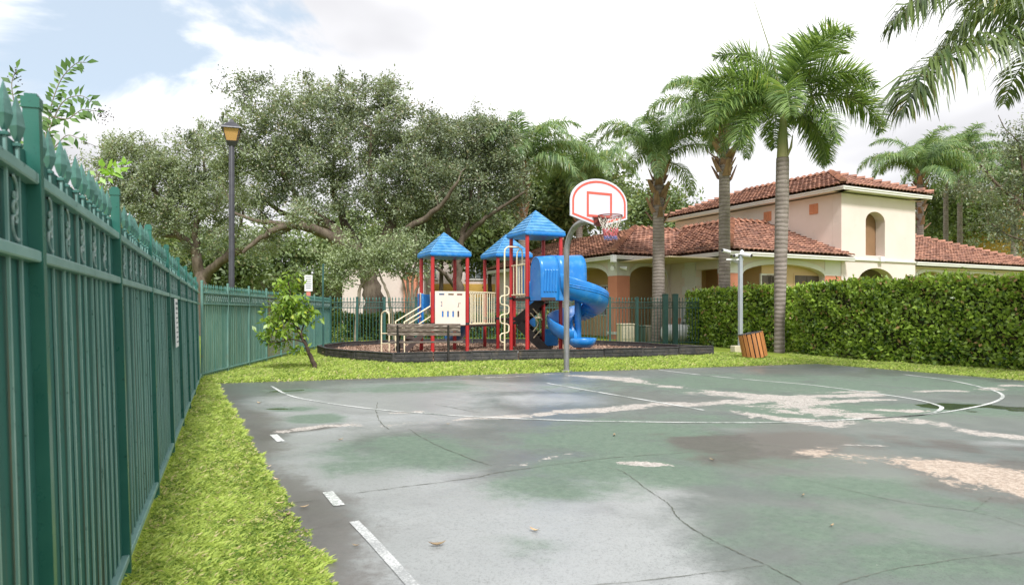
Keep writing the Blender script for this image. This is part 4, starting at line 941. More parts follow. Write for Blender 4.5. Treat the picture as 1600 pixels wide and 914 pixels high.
for i, (px, py, s_, lab) in enumerate(LEAVES):
    s_ *= .82; q = gp(px, py); a = random.random() * 6.3; b = MB(q); ca, sa = math.cos(a), math.sin(a); h_ = s_ * .35; V = []
    for u in range(5):
        tt_ = u / 4 - .5; w = s_ * .45 * math.cos(tt_ * 2.9); z = .020 + h_ * (tt_ * 2) ** 2
        for s2 in (-1, 0, 1): x_, y_ = tt_ * s_ * 1.6, s2 * w * .6; V.append((q[0] + ca * x_ - sa * y_, q[1] + sa * x_ + ca * y_, z + abs(s2) * w * .35))
    b.add(V, [(3 * u + j, 3 * u + j + 1, 3 * u + j + 4, 3 * u + j + 3) for u in range(4) for j in range(2)], True)
    o = b.build('fallen_leaf', M['dry_leaf'], None, recalc=False); o.location = tuple(q)
    tag(o, lab, 'leaf', 'dry leaves scattered on the court')
# ------------------------------------------------------------------ clubhouse. local x = across the court, local y = away from it
ch_ = thing('clubhouse', (4.62, 31.0, 0), 'cream stucco clubhouse with arcades, barrel tile roofs and a square upper storey', 'building', rz=YAW)
ZE, PT = 3.91, 0.40
def wall_part(name, mat, shapes):
    b = MB()
    for s in shapes: b.box(*s)
    return b.build(name, mat, ch_)
def arcade(axis, fixed, a0, a1, z0, z1, ops, mat, trim, th=.32, inward=1):
    """a wall along x (axis 0, at y=fixed) or along y (axis 1, at x=fixed) with arched openings (s0, s1, spring, crown)"""
    P3 = lambda s, dpt, z: (s, fixed + dpt * inward, z) if axis == 0 else (fixed + dpt * inward, s, z)
    b = MB(); cur = a0; N = 14
    for s0, s1, sp, cr in ops:
        if s0 - cur > .01: b.prism([P3(cur, 0, z0), P3(s0, 0, z0), P3(s0, 0, z1), P3(cur, 0, z1)], np.array(P3(0, th, 0)) - np.array(P3(0, 0, 0)))
        f = lambda s: sp + (cr - sp) * math.sqrt(max(0, 1 - ((s - (s0 + s1) / 2) / ((s1 - s0) / 2)) ** 2))
        for i in range(N):
            u0 = s0 + (s1 - s0) * (1 - math.cos(math.pi * i / N)) / 2; u1 = s0 + (s1 - s0) * (1 - math.cos(math.pi * (i + 1) / N)) / 2
            b.prism([P3(u0, 0, f(u0)), P3(u1, 0, f(u1)), P3(u1, 0, z1), P3(u0, 0, z1)], np.array(P3(0, th, 0)) - np.array(P3(0, 0, 0)))
        if trim:
            t_ = MB()
            for i in range(N):
                u0 = s0 + (s1 - s0) * (1 - math.cos(math.pi * i / N)) / 2; u1 = s0 + (s1 - s0) * (1 - math.cos(math.pi * (i + 1) / N)) / 2
                t_.prism([P3(u0, -.03, f(u0) - .002), P3(u1, -.03, f(u1) - .002), P3(u1, -.03, min(f(u1) + trim, z1 - .01)), P3(u0, -.03, min(f(u0) + trim, z1 - .01))], (np.array(P3(0, .03, 0)) - np.array(P3(0, 0, 0))) * .98)
            t_.build('arch_trim', M['stucco_white'], ch_)
        cur = s1
    if a1 - cur > .01: b.prism([P3(cur, 0, z0), P3(a1, 0, z0), P3(a1, 0, z1), P3(cur, 0, z1)], np.array(P3(0, th, 0)) - np.array(P3(0, 0, 0)))
    return b.build('arcade_wall', mat, ch_)
ZS = 3.80
# left wing: corner pier at (.6,.6)
arcade(0, .6, 1.32, 3.75, 0, ZS, [(1.32, 3.55, 2.95, 3.48)], M['stucco_cream'], .20)
arcade(1, .6, 1.32, 14, 0, ZS, [(1.32, 5.2, 2.95, 3.50), (5.9, 9.8, 2.95, 3.5)], M['stucco_cream'], .20)
def pier(x0, x1, y0, y1, zc=2.98):
    b = MB(); b.box(((x0 + x1) / 2, (y0 + y1) / 2, zc / 2), (x1 - x0, y1 - y0, zc)); b.build('pier', M['stucco_peach'], ch_)
    b = MB(); b.box(((x0 + x1) / 2, (y0 + y1) / 2, (zc + ZS) / 2 + .003), (x1 - x0 + .012, y1 - y0 + .012, ZS - zc - .006)); b.build('pier_head', M['stucco_white'], ch_)
    b = MB(); b.box(((x0 + x1) / 2, (y0 + y1) / 2, .30), (x1 - x0 + .08, y1 - y0 + .08, .12)); b.build('pier_base', M['stucco_white'], ch_)
pier(.588, 1.318, .588, 1.318)
# middle wing: left side wall at x=3.75, front at y=-3.35
arcade(1, 3.75, -2.63, .61, 0, ZS, [(-2.63, -1.22, 3.2, 3.22)], M['stucco_cream'], 0)
b = MB(); b.box((3.72, -.86, ZS / 2), (.10, .70, ZS)); b.build('pilaster', M['stucco_white'], ch_)
for i in range(9):
    if i % 2: b = MB(); b.box((3.715, -.50, .3 + i * .4), (.12, .30, .39)); b.build('quoin', M['stucco_white'], ch_)
for i in range(9):
    if i % 2 == 0: b = MB(); b.box((3.86, -1.215, .3 + i * .4), (.30, .02, .39)); b.build('quoin', M['stucco_white'], ch_)
pier(3.738, 4.468, -3.362, -2.632)
arcade(0, -3.35, 4.47, 10.8, 0, ZS, [(4.47, 9.7, 2.95, 3.46)], M['stucco_cream'], .22)
pier(9.705, 10.79, -3.37, -2.9, 3.0)
# cores behind the arcades
wall_part('inner_wall', M['stucco_tan'], [((6.75, 8.4, 1.85), (8.0, 11.2, 3.7)), ((8.6, -.2, 1.848), (5.2, 5.6, 3.696)), ((5.02, .72, 1.846), (2.2, .20, 3.692))])
b = MB(); b.box((6.4, 3.0, 3.62), (11.4, 12.0, .05)); b.build('arcade_ceiling', M['ceiling'], ch_)
b = MB(); b.box((22.8, -.5, 3.62), (12.6, 5.4, .05)); b.build('arcade_ceiling', M['ceiling'], ch_)
def window(x, y, z, w, h, axis, name='window', mat='dark'):
    fr = MB(); s = (w + .16, .08, h + .16) if axis == 0 else (.08, w + .16, h + .16); fr.box((x, y, z), s); f = fr.build(name, M['stucco_white'] if name == 'window' else M['stucco_tan'], ch_)
    pn = MB(); s2 = (w, .10, h) if axis == 0 else (.10, w, h); pn.box((x, y, z), s2); pn.build('pane', M[mat], f)
    for k in (-1, 1):
        g_ = MB(); o_ = (x, y - .052, z) if axis == 0 else (x - .052, y, z); g_.box(o_, (.05, .02, h) if axis == 0 else (.02, .05, h)); g_.build('mullion', M['dark'], f)
        break
window(6.55, -3.0 + .02, 2.0, 1.1, 1.9, 0); window(9.3, -3.0, 2.0, 1.5, 2.1, 0) if False else None
window(6.9, -2.98, 1.75, 1.05, 2.3, 0, 'doorway'); window(8.9, -2.98, 1.75, 1.6, 2.5, 0, 'doorway')
window(2.74, 4.6, 1.9, 1.1, 1.5, 1, 'window', 'pane')
b = MB(); b.box((1.95, 2.7, 1.3), (1.0, .06, 2.4)); b.build('white_door', M['stucco_white'], ch_)
# wainscot in peach on the side wall and the service side
b = MB(); b.box((3.735, -.03, .50), (.05, 1.05, 1.0)); b.build('wainscot', M['stucco_peach'], ch_)
b = MB(); b.box((5.3, -3.20, .5), (1.62, .30, 1.0)); b.build('wainscot', M['stucco_peach'], ch_)
# square upper storey
TZ = 7.0
tx0, tx1, ty0, ty1 = 10.8, 16.4, -3.4, 8.7
arcade(0, ty0, tx0, tx1, 0, 3.84, [(12.0, 14.7, 2.75, 3.46)], M['stucco_cream'], 0, .505)
b = MB()
b.box((tx0 + .15, (ty0 + .506 + ty1) / 2, TZ / 2), (.30, ty1 - ty0 - .506, TZ)); b.box((tx1 - .15, (ty0 + .506 + ty1) / 2, TZ / 2), (.30, ty1 - ty0 - .506, TZ)); b.box(((tx0 + tx1) / 2, ty1 - .15, TZ / 2), (tx1 - tx0 - .604, .28, TZ))
b.build('tower_wall', M['stucco_cream'], ch_)
def front_wall():
    x0, x1, zs, zc = 12.55, 14.0, 5.75, 6.25
    N = 14; b = MB(); z0 = 3.843
    pr = lambda x, z: (x, ty0, z)
    b.prism([pr(tx0, z0), pr(x0, z0), pr(x0, TZ), pr(tx0, TZ)], (0, .5, 0)); b.prism([pr(x1, z0), pr(tx1, z0), pr(tx1, TZ), pr(x1, TZ)], (0, .5, 0)); b.prism([pr(x0, z0), pr(x1, z0), pr(x1, 4.07), pr(x0, 4.07)], (0, .5, 0))
    f = lambda s: zs + (zc - zs) * math.sqrt(max(0, 1 - ((s - (x0 + x1) / 2) / ((x1 - x0) / 2)) ** 2))
    for i in range(N):
        u0 = x0 + (x1 - x0) * (1 - math.cos(math.pi * i / N)) / 2; u1 = x0 + (x1 - x0) * (1 - math.cos(math.pi * (i + 1) / N)) / 2
        b.prism([pr(u0, f(u0)), pr(u1, f(u1)), pr(u1, TZ), pr(u0, TZ)], (0, .5, 0))
    b.build('tower_front', M['stucco_cream'], ch_)
    b = MB(); b.box((13.3, ty0 + .56, 5.1), (1.9, .08, 2.6)); b.build('niche_back', plain('brown_niche_paint', (0.24, 0.135, 0.07), (0.21, 0.12, 0.06), 2, .85), ch_)
front_wall()
b = MB(); b.box(((tx0 + tx1) / 2, ty0 - .03, 3.845), (tx1 - tx0 + .1, .10, .09)); b.build('string_course', M['stucco_white'], ch_)
b = MB(); b.box((13.55, ty0 - .10, 3.90), (.26, .2, .24)); b.build('flood_light', M['white'], ch_)
b = MB(); b.box((13.6, 2.0, 1.8), (5.0, .2, 3.6)); b.build('inner_wall', M['stucco_tan'], ch_)
window(13.4, 1.9, 1.6, 2.2, 2.2, 0, 'doorway')
for y in (-1.83, 1.13, 3.9):
    vt = MB(); vt.box((10.79, y, 6.43), (.06, .50, .50)); vo_ = vt.build('wall_vent', M['vent_orange'], ch_)
    for k in range(7): lv = MB(); lv.box((10.752, y, 6.23 + k * .066), (.02, .44, .03), M=Matrix.Rotation(R(20), 3, 'Y')); lv.build('louvre', M['vent_orange'], vo_)
    lv = MB(); lv.box((10.75, y, 6.43), (.03, .04, .48)); lv.build('mullion', M['vent_orange'], vo_)
wl = MB(); wl.box((11.35, -3.5, 2.62), (.16, .18, .34)); wl.box((11.35, -3.46, 2.86), (.22, .22, .05)); wl.box((11.35, -3.44, 2.42), (.06, .06, .12)); wl.build('wall_lantern', M['lamp_black'], ch_)
for dx in (-.13, .13):       # twin flood lamps on the left corner and the middle corner
    b = MB(); b.tube([(.55 + dx, .50 - dx * .4, 3.36), (.55 + dx * 2.6, .30 - dx, 3.30)], [.05, .11], 12); b.build('flood_light', M['white'], ch_)
    b = MB(); b.tube([(3.68 + dx * .8, -3.42, 3.52), (3.66 + dx * 2.4, -3.66, 3.40)], [.05, .12], 12); b.build('flood_light', M['white'], ch_)
b = MB(); b.box((-.10, -.12, 3.70), (.2, .2, .32)); b.build('junction_box', M['white'], ch_)
# right wing
arcade(0, -2.95, 16.4, 29, 0, ZS, [(16.95, 20.1, 2.85, 3.45), (21.0, 24.4, 2.85, 3.45), (25.2, 28.4, 2.85, 3.45)], M['stucco_cream'], .20)
b = MB(); b.box((22.8, 1.6, 1.8), (12.4, .2, 3.6)); b.build('inner_wall', M['stucco_tan'], ch_)
for x in (18.5, 22.7): window(x, 1.48, 1.5, 1.8, 2.4, 0, 'doorway')

# ---- barrel tile roofs
def slope(poly, name='roof'):
    """poly: first two points are the eave, left to right seen from outside; the rest close the face"""
    P_ = [np.array(p, dtype=float) for p in poly]
    ex = unit(P_[1] - P_[0]); nrm = unit(np.cross(ex, P_[2] - P_[1]));
    if nrm[2] < 0: nrm = -nrm
    ey = np.cross(nrm, ex)
    b = MB(); b.prism([tuple(p - nrm * .03) for p in P_], tuple(-nrm * .06)); sheet = b.build(name, M['mortar'], ch_)
    Q = [((p - P_[0]) @ ex, (p - P_[0]) @ ey) for p in P_]
    mx = max(q[0] for q in Q); mn = min(q[0] for q in Q); my = max(q[1] for q in Q)
    TWd, TL_ = .27, .36; V, Fs, T = [], [], []; nb = 6; base = 0
    cc = [(TWd * .60 * math.cos(math.pi * k / (nb - 1)), .085 * math.sin(math.pi * k / (nb - 1))) for k in range(nb)]
    rr = random.Random(3)
    j = 0; y = -.05
    while y < my:
        x = mn + TWd / 2 * (.7)
        while x < mx:
            yy = y + rr.uniform(-.012, .012)
            if inpoly(x, max(yy + TL_ * .45, .02), Q):
                lift = .078 + rr.uniform(-.010, .018); tone = min(1, max(0, rr.gauss(.55, .30)))
                for s_, dz, sc_ in ((0, lift, 1.0), (TL_ * 1.12, .012, .86)):
                    for cx_, cz in cc: V.append(P_[0] + ex * (x + cx_ * sc_) + ey * (yy + s_) + nrm * (cz * sc_ + dz))
                for cx_, cz in cc: V.append(P_[0] + ex * (x + cx_) + ey * yy + nrm * (cz - .05 + lift))
                for k in range(nb - 1):
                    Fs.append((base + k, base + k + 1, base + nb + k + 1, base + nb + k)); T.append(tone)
                    Fs.append((base + 2 * nb + k, base + 2 * nb + k + 1, base + k + 1, base + k)); T.append(tone * .3)  # front ends tinted darker: the shadow line of each course, put into the colour
                base += 3 * nb
            x += TWd
        y += TL_; j += 1
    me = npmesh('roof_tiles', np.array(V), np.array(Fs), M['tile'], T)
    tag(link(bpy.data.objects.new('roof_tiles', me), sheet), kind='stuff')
    return sheet
cap_b = MB(); nb = 7
for s_, rr_, dz in ((-.21, .115, .03), (.21, .095, .0)):
    pass
V = []; 
for s_, r_, dz in ((-.23, .175, .075), (.23, .135, .015)):
    for k in range(nb): V.append((s_, r_ * math.cos(math.pi * k / (nb - 1)), r_ * .9 * math.sin(math.pi * k / (nb - 1)) + dz))
cap_b.add(V, [(k, k + 1, nb + k + 1, nb + k) for k in range(nb - 1)] + [tuple(range(nb))])
cap_me = cap_b.mesh('ridge_tile', M['tile_cap'])
def caps(p0, p1, par):
    p0, p1 = np.array(p0, float), np.array(p1, float); L = np.linalg.norm(p1 - p0); n = int(L / .40); d = (p1 - p0) / L
    for i in range(n):
        q = p0 + d * (i + .5) * L / n + np.array([0, 0, .06])
        o = put('ridge_tile', cap_me, par, tuple(q)); o.rotation_euler = (random.uniform(-.05, .05), -math.asin(d[2]) + .10, math.atan2(d[1], d[0]))
zr = lambda k: ZE + PT * k
s1 = slope([(0, 14, ZE), (0, 0, ZE), (4.5, 4.5, zr(4.5)), (4.5, 14, zr(4.5))])
slope([(0, 0, ZE), (3.15, 0, ZE), (7.65, 4.5, zr(4.5)), (4.5, 4.5, zr(4.5))])
s2 = slope([(3.15, 0, ZE), (3.15, -3.95, ZE), (8.15, 1.05, zr(5)), (8.15, 5.0, zr(5)), (7.65, 4.5, zr(4.5))])
slope([(3.15, -3.95, ZE), (11.05, -3.95, ZE), (10.8, 1.05, zr(5)), (8.15, 1.05, zr(5))])
caps((0, 0, ZE), (4.5, 4.5, zr(4.5)), s1); caps((4.5, 4.5, zr(4.5)), (7.65, 4.5, zr(4.5)), s1); caps((3.15, -3.95, ZE), (8.15, 1.05, zr(5)), s2); caps((8.15, 1.05, zr(5)), (10.75, 1.05, zr(5)), s2); caps((8.15, 1.05, zr(5)), (8.15, 5.0, zr(5)), s2)
s3 = slope([(16.4, -3.5, ZE), (29, -3.5, ZE), (22, 3.5, zr(7)), (16.4, 3.5, zr(7))]); slope([(29, -3.5, ZE), (29, 10, ZE), (22, 3.5, zr(7))]); caps((29, -3.5, ZE), (22, 3.5, zr(7)), s3); caps((22, 3.5, zr(7)), (16.5, 3.5, zr(7)), s3)
EZ = 7.27; ez = lambda k: EZ + .40 * k
a0, a1, b0, b1 = 10.3, 17.0, -3.9, 9.2; hk = 3.35
s4 = slope([(a0, b0, EZ), (a1, b0, EZ), (a0 + hk, b0 + hk, ez(hk))]); s5 = slope([(a0, b1, EZ), (a0, b0, EZ), (a0 + hk, b0 + hk, ez(hk)), (a0 + hk, b1 - hk, ez(hk))])
slope([(a1, b0, EZ), (a1, b1, EZ), (a0 + hk, b1 - hk, ez(hk)), (a0 + hk, b0 + hk, ez(hk))]); slope([(a1, b1, EZ), (a0, b1, EZ), (a0 + hk, b1 - hk, ez(hk))])
for q in ((a0, b0), (a1, b0)): caps((*q, EZ), (a0 + hk, b0 + hk, ez(hk)), s4)
for q in ((a0, b1), (a1, b1)): caps((*q, EZ), (a0 + hk, b1 - hk, ez(hk)), s5)
caps((a0 + hk, b0 + hk, ez(hk)), (a0 + hk, b1 - hk, ez(hk)), s5)
# eaves: gutter board and soffit
def eave(p0, p1, z, inn):
    p0, p1 = np.array(p0, float), np.array(p1, float); inn = np.array(inn, float)
    b = MB(); b.bar((*(p0 + inn * .06), z - .12), (*(p1 + inn * .06), z - .12), .10, .17); b.bar((*(p0 + inn * .03), z - .075), (*(p1 + inn * .03), z - .075), .10, .075); b.build('gutter', M['stucco_white'], ch_)
    b = MB(); q0, q1 = p0 + inn * .12, p1 + inn * .12; b.prism([(*q0, z - .19), (*q1, z - .19), (*(q1 + inn * .58), z - .19), (*(q0 + inn * .58), z - .19)], (0, 0, .03)); b.build('soffit', M['stucco_white'], ch_)
eave((0, 0), (0, 14), ZE, (1, 0)); eave((.0, 0), (3.25, 0), ZE, (0, 1)); eave((3.15, -3.95), (3.15, .0), ZE, (1, 0)); eave((3.15, -3.95), (11.05, -3.95), ZE, (0, 1)); eave((16.4, -3.5), (29, -3.5), ZE, (0, 1)); eave((29, -3.5), (29, 10), ZE, (-1, 0))
eave((a0, b0), (a1, b0), EZ, (0, 1)); eave((a0, b0), (a0, b1), EZ, (1, 0)); eave((a1, b0), (a1, b1), EZ, (-1, 0))
b = MB(); b.box((a0 + hk, 2.65, EZ - .16), (5.4, 12.0, .05)); b.build('attic_floor', M['ceiling'], ch_)

# ------------------------------------------------------------------ cabinets and service boxes behind the open fence
def cabinet(px0, px1, ytop, d, mat, label, nm='utility_cabinet', cat='cabinet'):
    x0, x1 = (px0 - 800) / F * d, (px1 - 800) / F * d; h_ = HC + (HZ - ytop) / F * d
    o = thing(nm, ((x0 + x1) / 2, d, 0), label, cat, rz=R(8)); w = x1 - x0
    b = MB(); b.box((0, .35, h_ / 2 - .03), (w, .7, h_ - .06)); bevel(b.build('body', M[mat], o), .02)
    b = MB(); b.box((0, .35, h_ - .02), (w + .06, .76, .06)); bevel(b.build('lid', M[mat], o), .015)
    for s_ in (-1, 1): b = MB(); b.box((s_ * w * .24, -.008, h_ * .5), (w * .42, .02, h_ * .7)); bevel(b.build('door', M[mat], o), .006)
cabinet(971, 992, 506, 29.2, 'beige_box', 'beige utility cabinet behind the fence, left of the dark green cabinet')
cabinet(1001, 1009, 509, 29.0, 'green_box', 'dark green utility cabinet standing between two beige ones behind the fence')
cabinet(1012, 1021, 509, 29.4, 'beige_box', 'narrow beige utility cabinet by the palm trunk behind the fence')
o = thing('storage_tank', (at(1072, 530, 28.2)[0], 28.4, 0), 'white rounded storage tank behind the fence beside the hedge', 'tank', rz=R(5))
b = MB(); b.tube([(-1.0, 0, .42), (-.93, 0, .42), (-.86, 0, .42), (.62, 0, .42), (.72, 0, .42), (.80, 0, .42)], [.12, .30, .36, .36, .30, .1], 18); b.build('body', M['white'], o)
for x in (-.55, .35): b = MB(); b.box((x, 0, .08), (.12, .6, .16)); b.build('foot', M['galv'], o)
b = MB(); b.tube([(-.1, 0, .76), (-.1, 0, .88)], .09, 10); b.build('cap', M['galv'], o)
o = thing('meter_box', (at(1074, 500, 31.2)[0], 31.0, .35), 'grey electric meter boxes on the clubhouse wall behind the fence', 'meter box', rz=YAW - R(90))
for x, h_ in ((-.25, .75), (.12, .62)): b = MB(); b.box((x, 0, .35 + h_ / 2), (.32, .18, h_)); bevel(b.build('box', M['grey_post'], o), .01)
b = MB(); b.tube([(-.05, 0, 0), (-.05, 0, 1.9)], .03, 8); b.build('conduit', M['galv'], o)

# ------------------------------------------------------------------ buildings farther off
def block(name, loc, rz, size, mat, label, wins, roof=True, eave_h=.25, roof_h=1.6, band=None, wname='stucco_white'):
    o = thing(name, loc, label, 'building', rz=rz); w, d, h_ = size
    b = MB(); b.box((0, d / 2, h_ / 2), (w, d, h_)); wl_ = b.build('wall', M[mat], o)
    if band: b = MB(); b.box((0, -.04, band[0]), (w + .1, .1, band[1])); b.build('wall_band', M[band[2]], o)
    if roof:
        b = MB(); e = .6; V = [(-w / 2 - e, -e, h_), (w / 2 + e, -e, h_), (w / 2 + e, d + e, h_), (-w / 2 - e, d + e, h_)]; V += [(x, y, z + eave_h) for x, y, z in V]; b.add(V, [(3, 2, 1, 0), (0, 1, 5, 4), (1, 2, 6, 5), (2, 3, 7, 6), (3, 0, 4, 7)]); b.build('eave_board', M['stucco_white'], o)
        V = [(-w / 2 - e, -e, h_ + eave_h + .003), (w / 2 + e, -e, h_ + eave_h + .003), (w / 2 + e, d + e, h_ + eave_h + .003), (-w / 2 - e, d + e, h_ + eave_h + .003), (-w / 2 + d * .4, d / 2, h_ + roof_h), (w / 2 - d * .4, d / 2, h_ + roof_h)]
        b = MB(); b.add(V, [(0, 1, 5, 4), (1, 2, 5), (2, 3, 4, 5), (3, 0, 4), (3, 2, 1, 0)]); b.cur = .5; b.build('roof', M['tile'], o)
        b = MB()
        for i in range(int(w / .34)):
            x = -w / 2 + .17 + i * .34; b.tube([(x, -e - .03, h_ + eave_h + .03), (x, d * .2, h_ + eave_h + .03 + (roof_h - eave_h) * (d * .2 + e) / (d / 2 + e))], .09, 5, True)
        tag(b.build('roof_tiles', M['tile'], o), kind='stuff')
    for x, z, ww, wh in wins:
        f_ = MB(); f_.box((x, -.02, z), (ww + .3, .14, wh + .3)); fr = f_.build('window', M['stucco_white'], o); p_ = MB(); p_.box((x, -.06, z), (ww, .14, wh)); p_.build('pane', M['pane'], fr)
        p_ = MB(); p_.box((x, -.12, z), (.07, .06, wh)); p_.box((x, -.12, z), (ww, .05, .07)); p_.build('mullion', M['stucco_white'], fr)
    return o
block('apartment_house', (-1.2, 52, 0), R(6), (15, 9, 6.2), 'stucco_cream', 'cream and yellow apartment house with a tiled roof behind the playground trees', [(-5.2, 4.7, 1.3, 1.7), (-1.6, 4.7, 1.3, 1.7), (2.0, 4.7, 1.3, 1.7), (5.6, 4.7, 1.3, 1.7), (-3.4, 1.5, 1.4, 1.6), (.4, 1.5, 1.4, 1.6), (4.4, 1.5, 1.4, 1.6)], band=(2.6, 1.6, 'stucco_yellow'))
block('garage_building', (-8.3, 44, 0), R(3), (5.2, 7, 4.0), 'stucco_cream', 'plain pale stucco building with a peach corner behind the small trees', [], roof=False)
o = thing('peach_column', (-7.1 + .65, 43.6, 0), 'square peach column at the corner of the pale stucco building', 'column'); b = MB(); b.box((0, 0, 1.9), (.8, .8, 3.8)); b.build('shaft', M['stucco_peach'], o); b = MB(); b.box((0, 0, 3.9), (1.0, 1.0, .25)); b.build('capital', M['stucco_white'], o)
block('yellow_house', (60.5, 60, 0), R(20), (26, 14, 9.6), 'stucco_yellow', 'tall yellow house with broad grey eaves at the far right behind the palms', [(-9, 7, 1.5, 2), (-5, 7, 1.5, 2), (-1, 7, 1.5, 2), (-9, 3.2, 1.5, 2)], roof_h=2.6)

# ------------------------------------------------------------------ trees
def tree(name, base, limbs, blobs, label, leafm, barkm, ncl, lpc, leaf, r0=.3, seed=1, group=None, cl_r=.75, sparse=0.0, twig=.022, cat='tree', droop=0.0, light=.5):
    """limbs: list of point lists (world) with radii; blobs: (centre, radii, weight) ellipsoids that the leaf clumps fill"""
    rg_ = np.random.default_rng(seed); rd = random.Random(seed)
    o = thing(name, tuple(base), label, cat, group)
    b = MB(base); nodes = []
    for pts, ra, rb in limbs:
        q = catmull(pts, 5); k = len(q); rs = [ra + (rb - ra) * (i / (k - 1)) ** .8 for i in range(k)]
        q = [p + np.array([rd.uniform(-1, 1), rd.uniform(-1, 1), rd.uniform(-.4, .4)]) * min(.12, r_ * .5) if 0 < i < k - 1 else p for i, (p, r_) in enumerate(zip(q, rs))]
        b.tube([tuple(p) for p in q], rs, 9, False)
        for p, r_ in list(zip(q, rs))[max(1, int(k * .3)):]: nodes.append((p, r_))
    b.build('trunk', M[barkm], o, recalc=False)
    wsum = np.array([bl[2] for bl in blobs], float); wsum /= wsum.sum()
    cen = []; rim_ = rg_.random(ncl) < .20
    for _ in range(ncl):
        c, rr, _w = blobs[rg_.choice(len(blobs), p=wsum)]
        d_ = unit(rg_.normal(size=3)); rad = rg_.random() ** (1 / 2.2) if not rim_[_] else rg_.uniform(1.0, 1.42)
        if rim_[_] and d_[2] < 0: d_[2] *= -.6
        cen.append(np.array(c) + d_ * rad * np.array(rr))
    cen = np.array(cen); br_ = MB(base); NP = np.array([n_[0] for n_ in nodes])
    extra = []; order = np.argsort([np.min(np.linalg.norm(NP - c, axis=1)) for c in cen])
    allp = list(NP); allr = [n_[1] for n_ in nodes]
    for i in order:
        c = cen[i]; A_ = np.array(allp); dd = np.linalg.norm(A_ - c, axis=1) + .8 * np.maximum(0, A_[:, 2] - c[2]); j = int(np.argmin(dd)); s_ = A_[j]
        L = np.linalg.norm(c - s_); mid = (s_ + c) / 2 + np.array([rd.uniform(-.1, .1), rd.uniform(-.1, .1), rd.uniform(-.02, .12)]) * L
        r_ = min(allr[j] * .6, .018 + .014 * L); r_ = max(r_, twig * .6)
        br_.tube([tuple(s_), tuple(mid), tuple(c)], [r_, r_ * .75, max(twig * .45, r_ * .4)], 4, False)
        allp += [mid, c]; allr += [r_ * .75, r_ * .45]
    br_.build('branches', M[barkm], o, recalc=False)['kind'] = 'stuff'
    cnt = np.maximum(3, (lpc * np.where(rim_, .38, 1.0) * rg_.uniform(.6, 1.3, ncl)).astype(int)); ci = np.repeat(np.arange(ncl), cnt); n = len(ci); sz = cl_r * rg_.uniform(.55, 1.25, ncl) * np.where(rim_, .7, 1.0)
    off = rg_.normal(size=(n, 3)) * .5; off = off * sz[ci][:, None] * np.where(rim_[ci][:, None], np.array([[.6, .6, 1.25]]), np.array([[1, 1, .72]]))
    C_ = cen[ci] + off; D_ = unit(off + rg_.normal(size=(n, 3)) * .45 + np.array([0, 0, -droop]))
    tone = rg_.normal(light, .17, ncl)[ci] + rg_.normal(0, .16, n); tone = np.clip(tone, 0, .88); oth = rg_.random(n) < .05; tone[oth] = .97
    L_ = leaf * rg_.uniform(.65, 1.3, n)
    tag(leafcloud('crown', C_, D_, L_, L_ * rg_.uniform(.38, .55, n), tone, M[leafm], o, base), kind='stuff')
    return o
def B(px, py, rx, ry, d, w=1.0, dy=0.0, rz=None):
    c = at(px, py, d + dy); s = (d + dy) / F
    return (c, (rx * s, (rz if rz else (rx + ry) / 2 * s * .8), ry * s), w * rx * ry)
def Lm(pts, d, ra, rb, dys=None):
    return ([at(x, y, d + (dys[i] if dys else 0)) for i, (x, y) in enumerate(pts)], ra, rb)
d = 33
tree('oak_tree', [(588 - 800) / F * d, d, 0], [
    ([np.array([(588 - 800) / F * d, d, -.1]), at(584, 470, d), at(574, 425, d), at(548, 388, d), at(510, 350, d), at(470, 318, d)], .62, .14),
    Lm([(576, 430), (598, 385), (612, 340), (640, 290), (655, 240)], d, .42, .10, [0, .3, .6, 1, 1.2]), Lm([(548, 388), (500, 362), (455, 352), (415, 368), (380, 395)], d, .32, .08, [0, -.8, -1.6, -2, -2.2]),
    Lm([(560, 400), (540, 350), (520, 290), (525, 220)], d, .30, .07, [0, 1, 1.6, 2]), Lm([(520, 352), (470, 345), (430, 325), (395, 290)], d, .24, .06, [0, .8, 1.6, 2]), Lm([(600, 385), (650, 350), (690, 320), (715, 285)], d, .24, .06, [0, -1, -1.6, -2]),
    Lm([(470, 318), (440, 270), (425, 215)], d, .14, .05), Lm([(455, 352), (400, 345), (360, 330)], d, .15, .05, [-1.6, -2, -2]), Lm([(612, 340), (580, 280), (580, 200)], d, .16, .05, [.6, -.5, -1])],
    [B(425, 215, 92, 75, d, 1.1), B(545, 190, 95, 62, d, 1.1), B(640, 215, 80, 60, d, 1.0), B(530, 270, 150, 62, d, 1.1), B(420, 300, 78, 48, d), B(640, 290, 95, 55, d), B(550, 325, 90, 25, d, .6), B(450, 335, 60, 22, d, .6, -3), B(390, 375, 60, 26, d, .6, -1), B(480, 150, 95, 35, d, .8), B(590, 150, 60, 32, d, .7), B(400, 150, 45, 34, d, .5), B(365, 230, 40, 50, d, .8)],
    'large spreading oak in the middle behind the playground fence', 'oak_leaf', 'bark', 640, 150, .145, seed=3, cl_r=.54, twig=.03)
d = 37
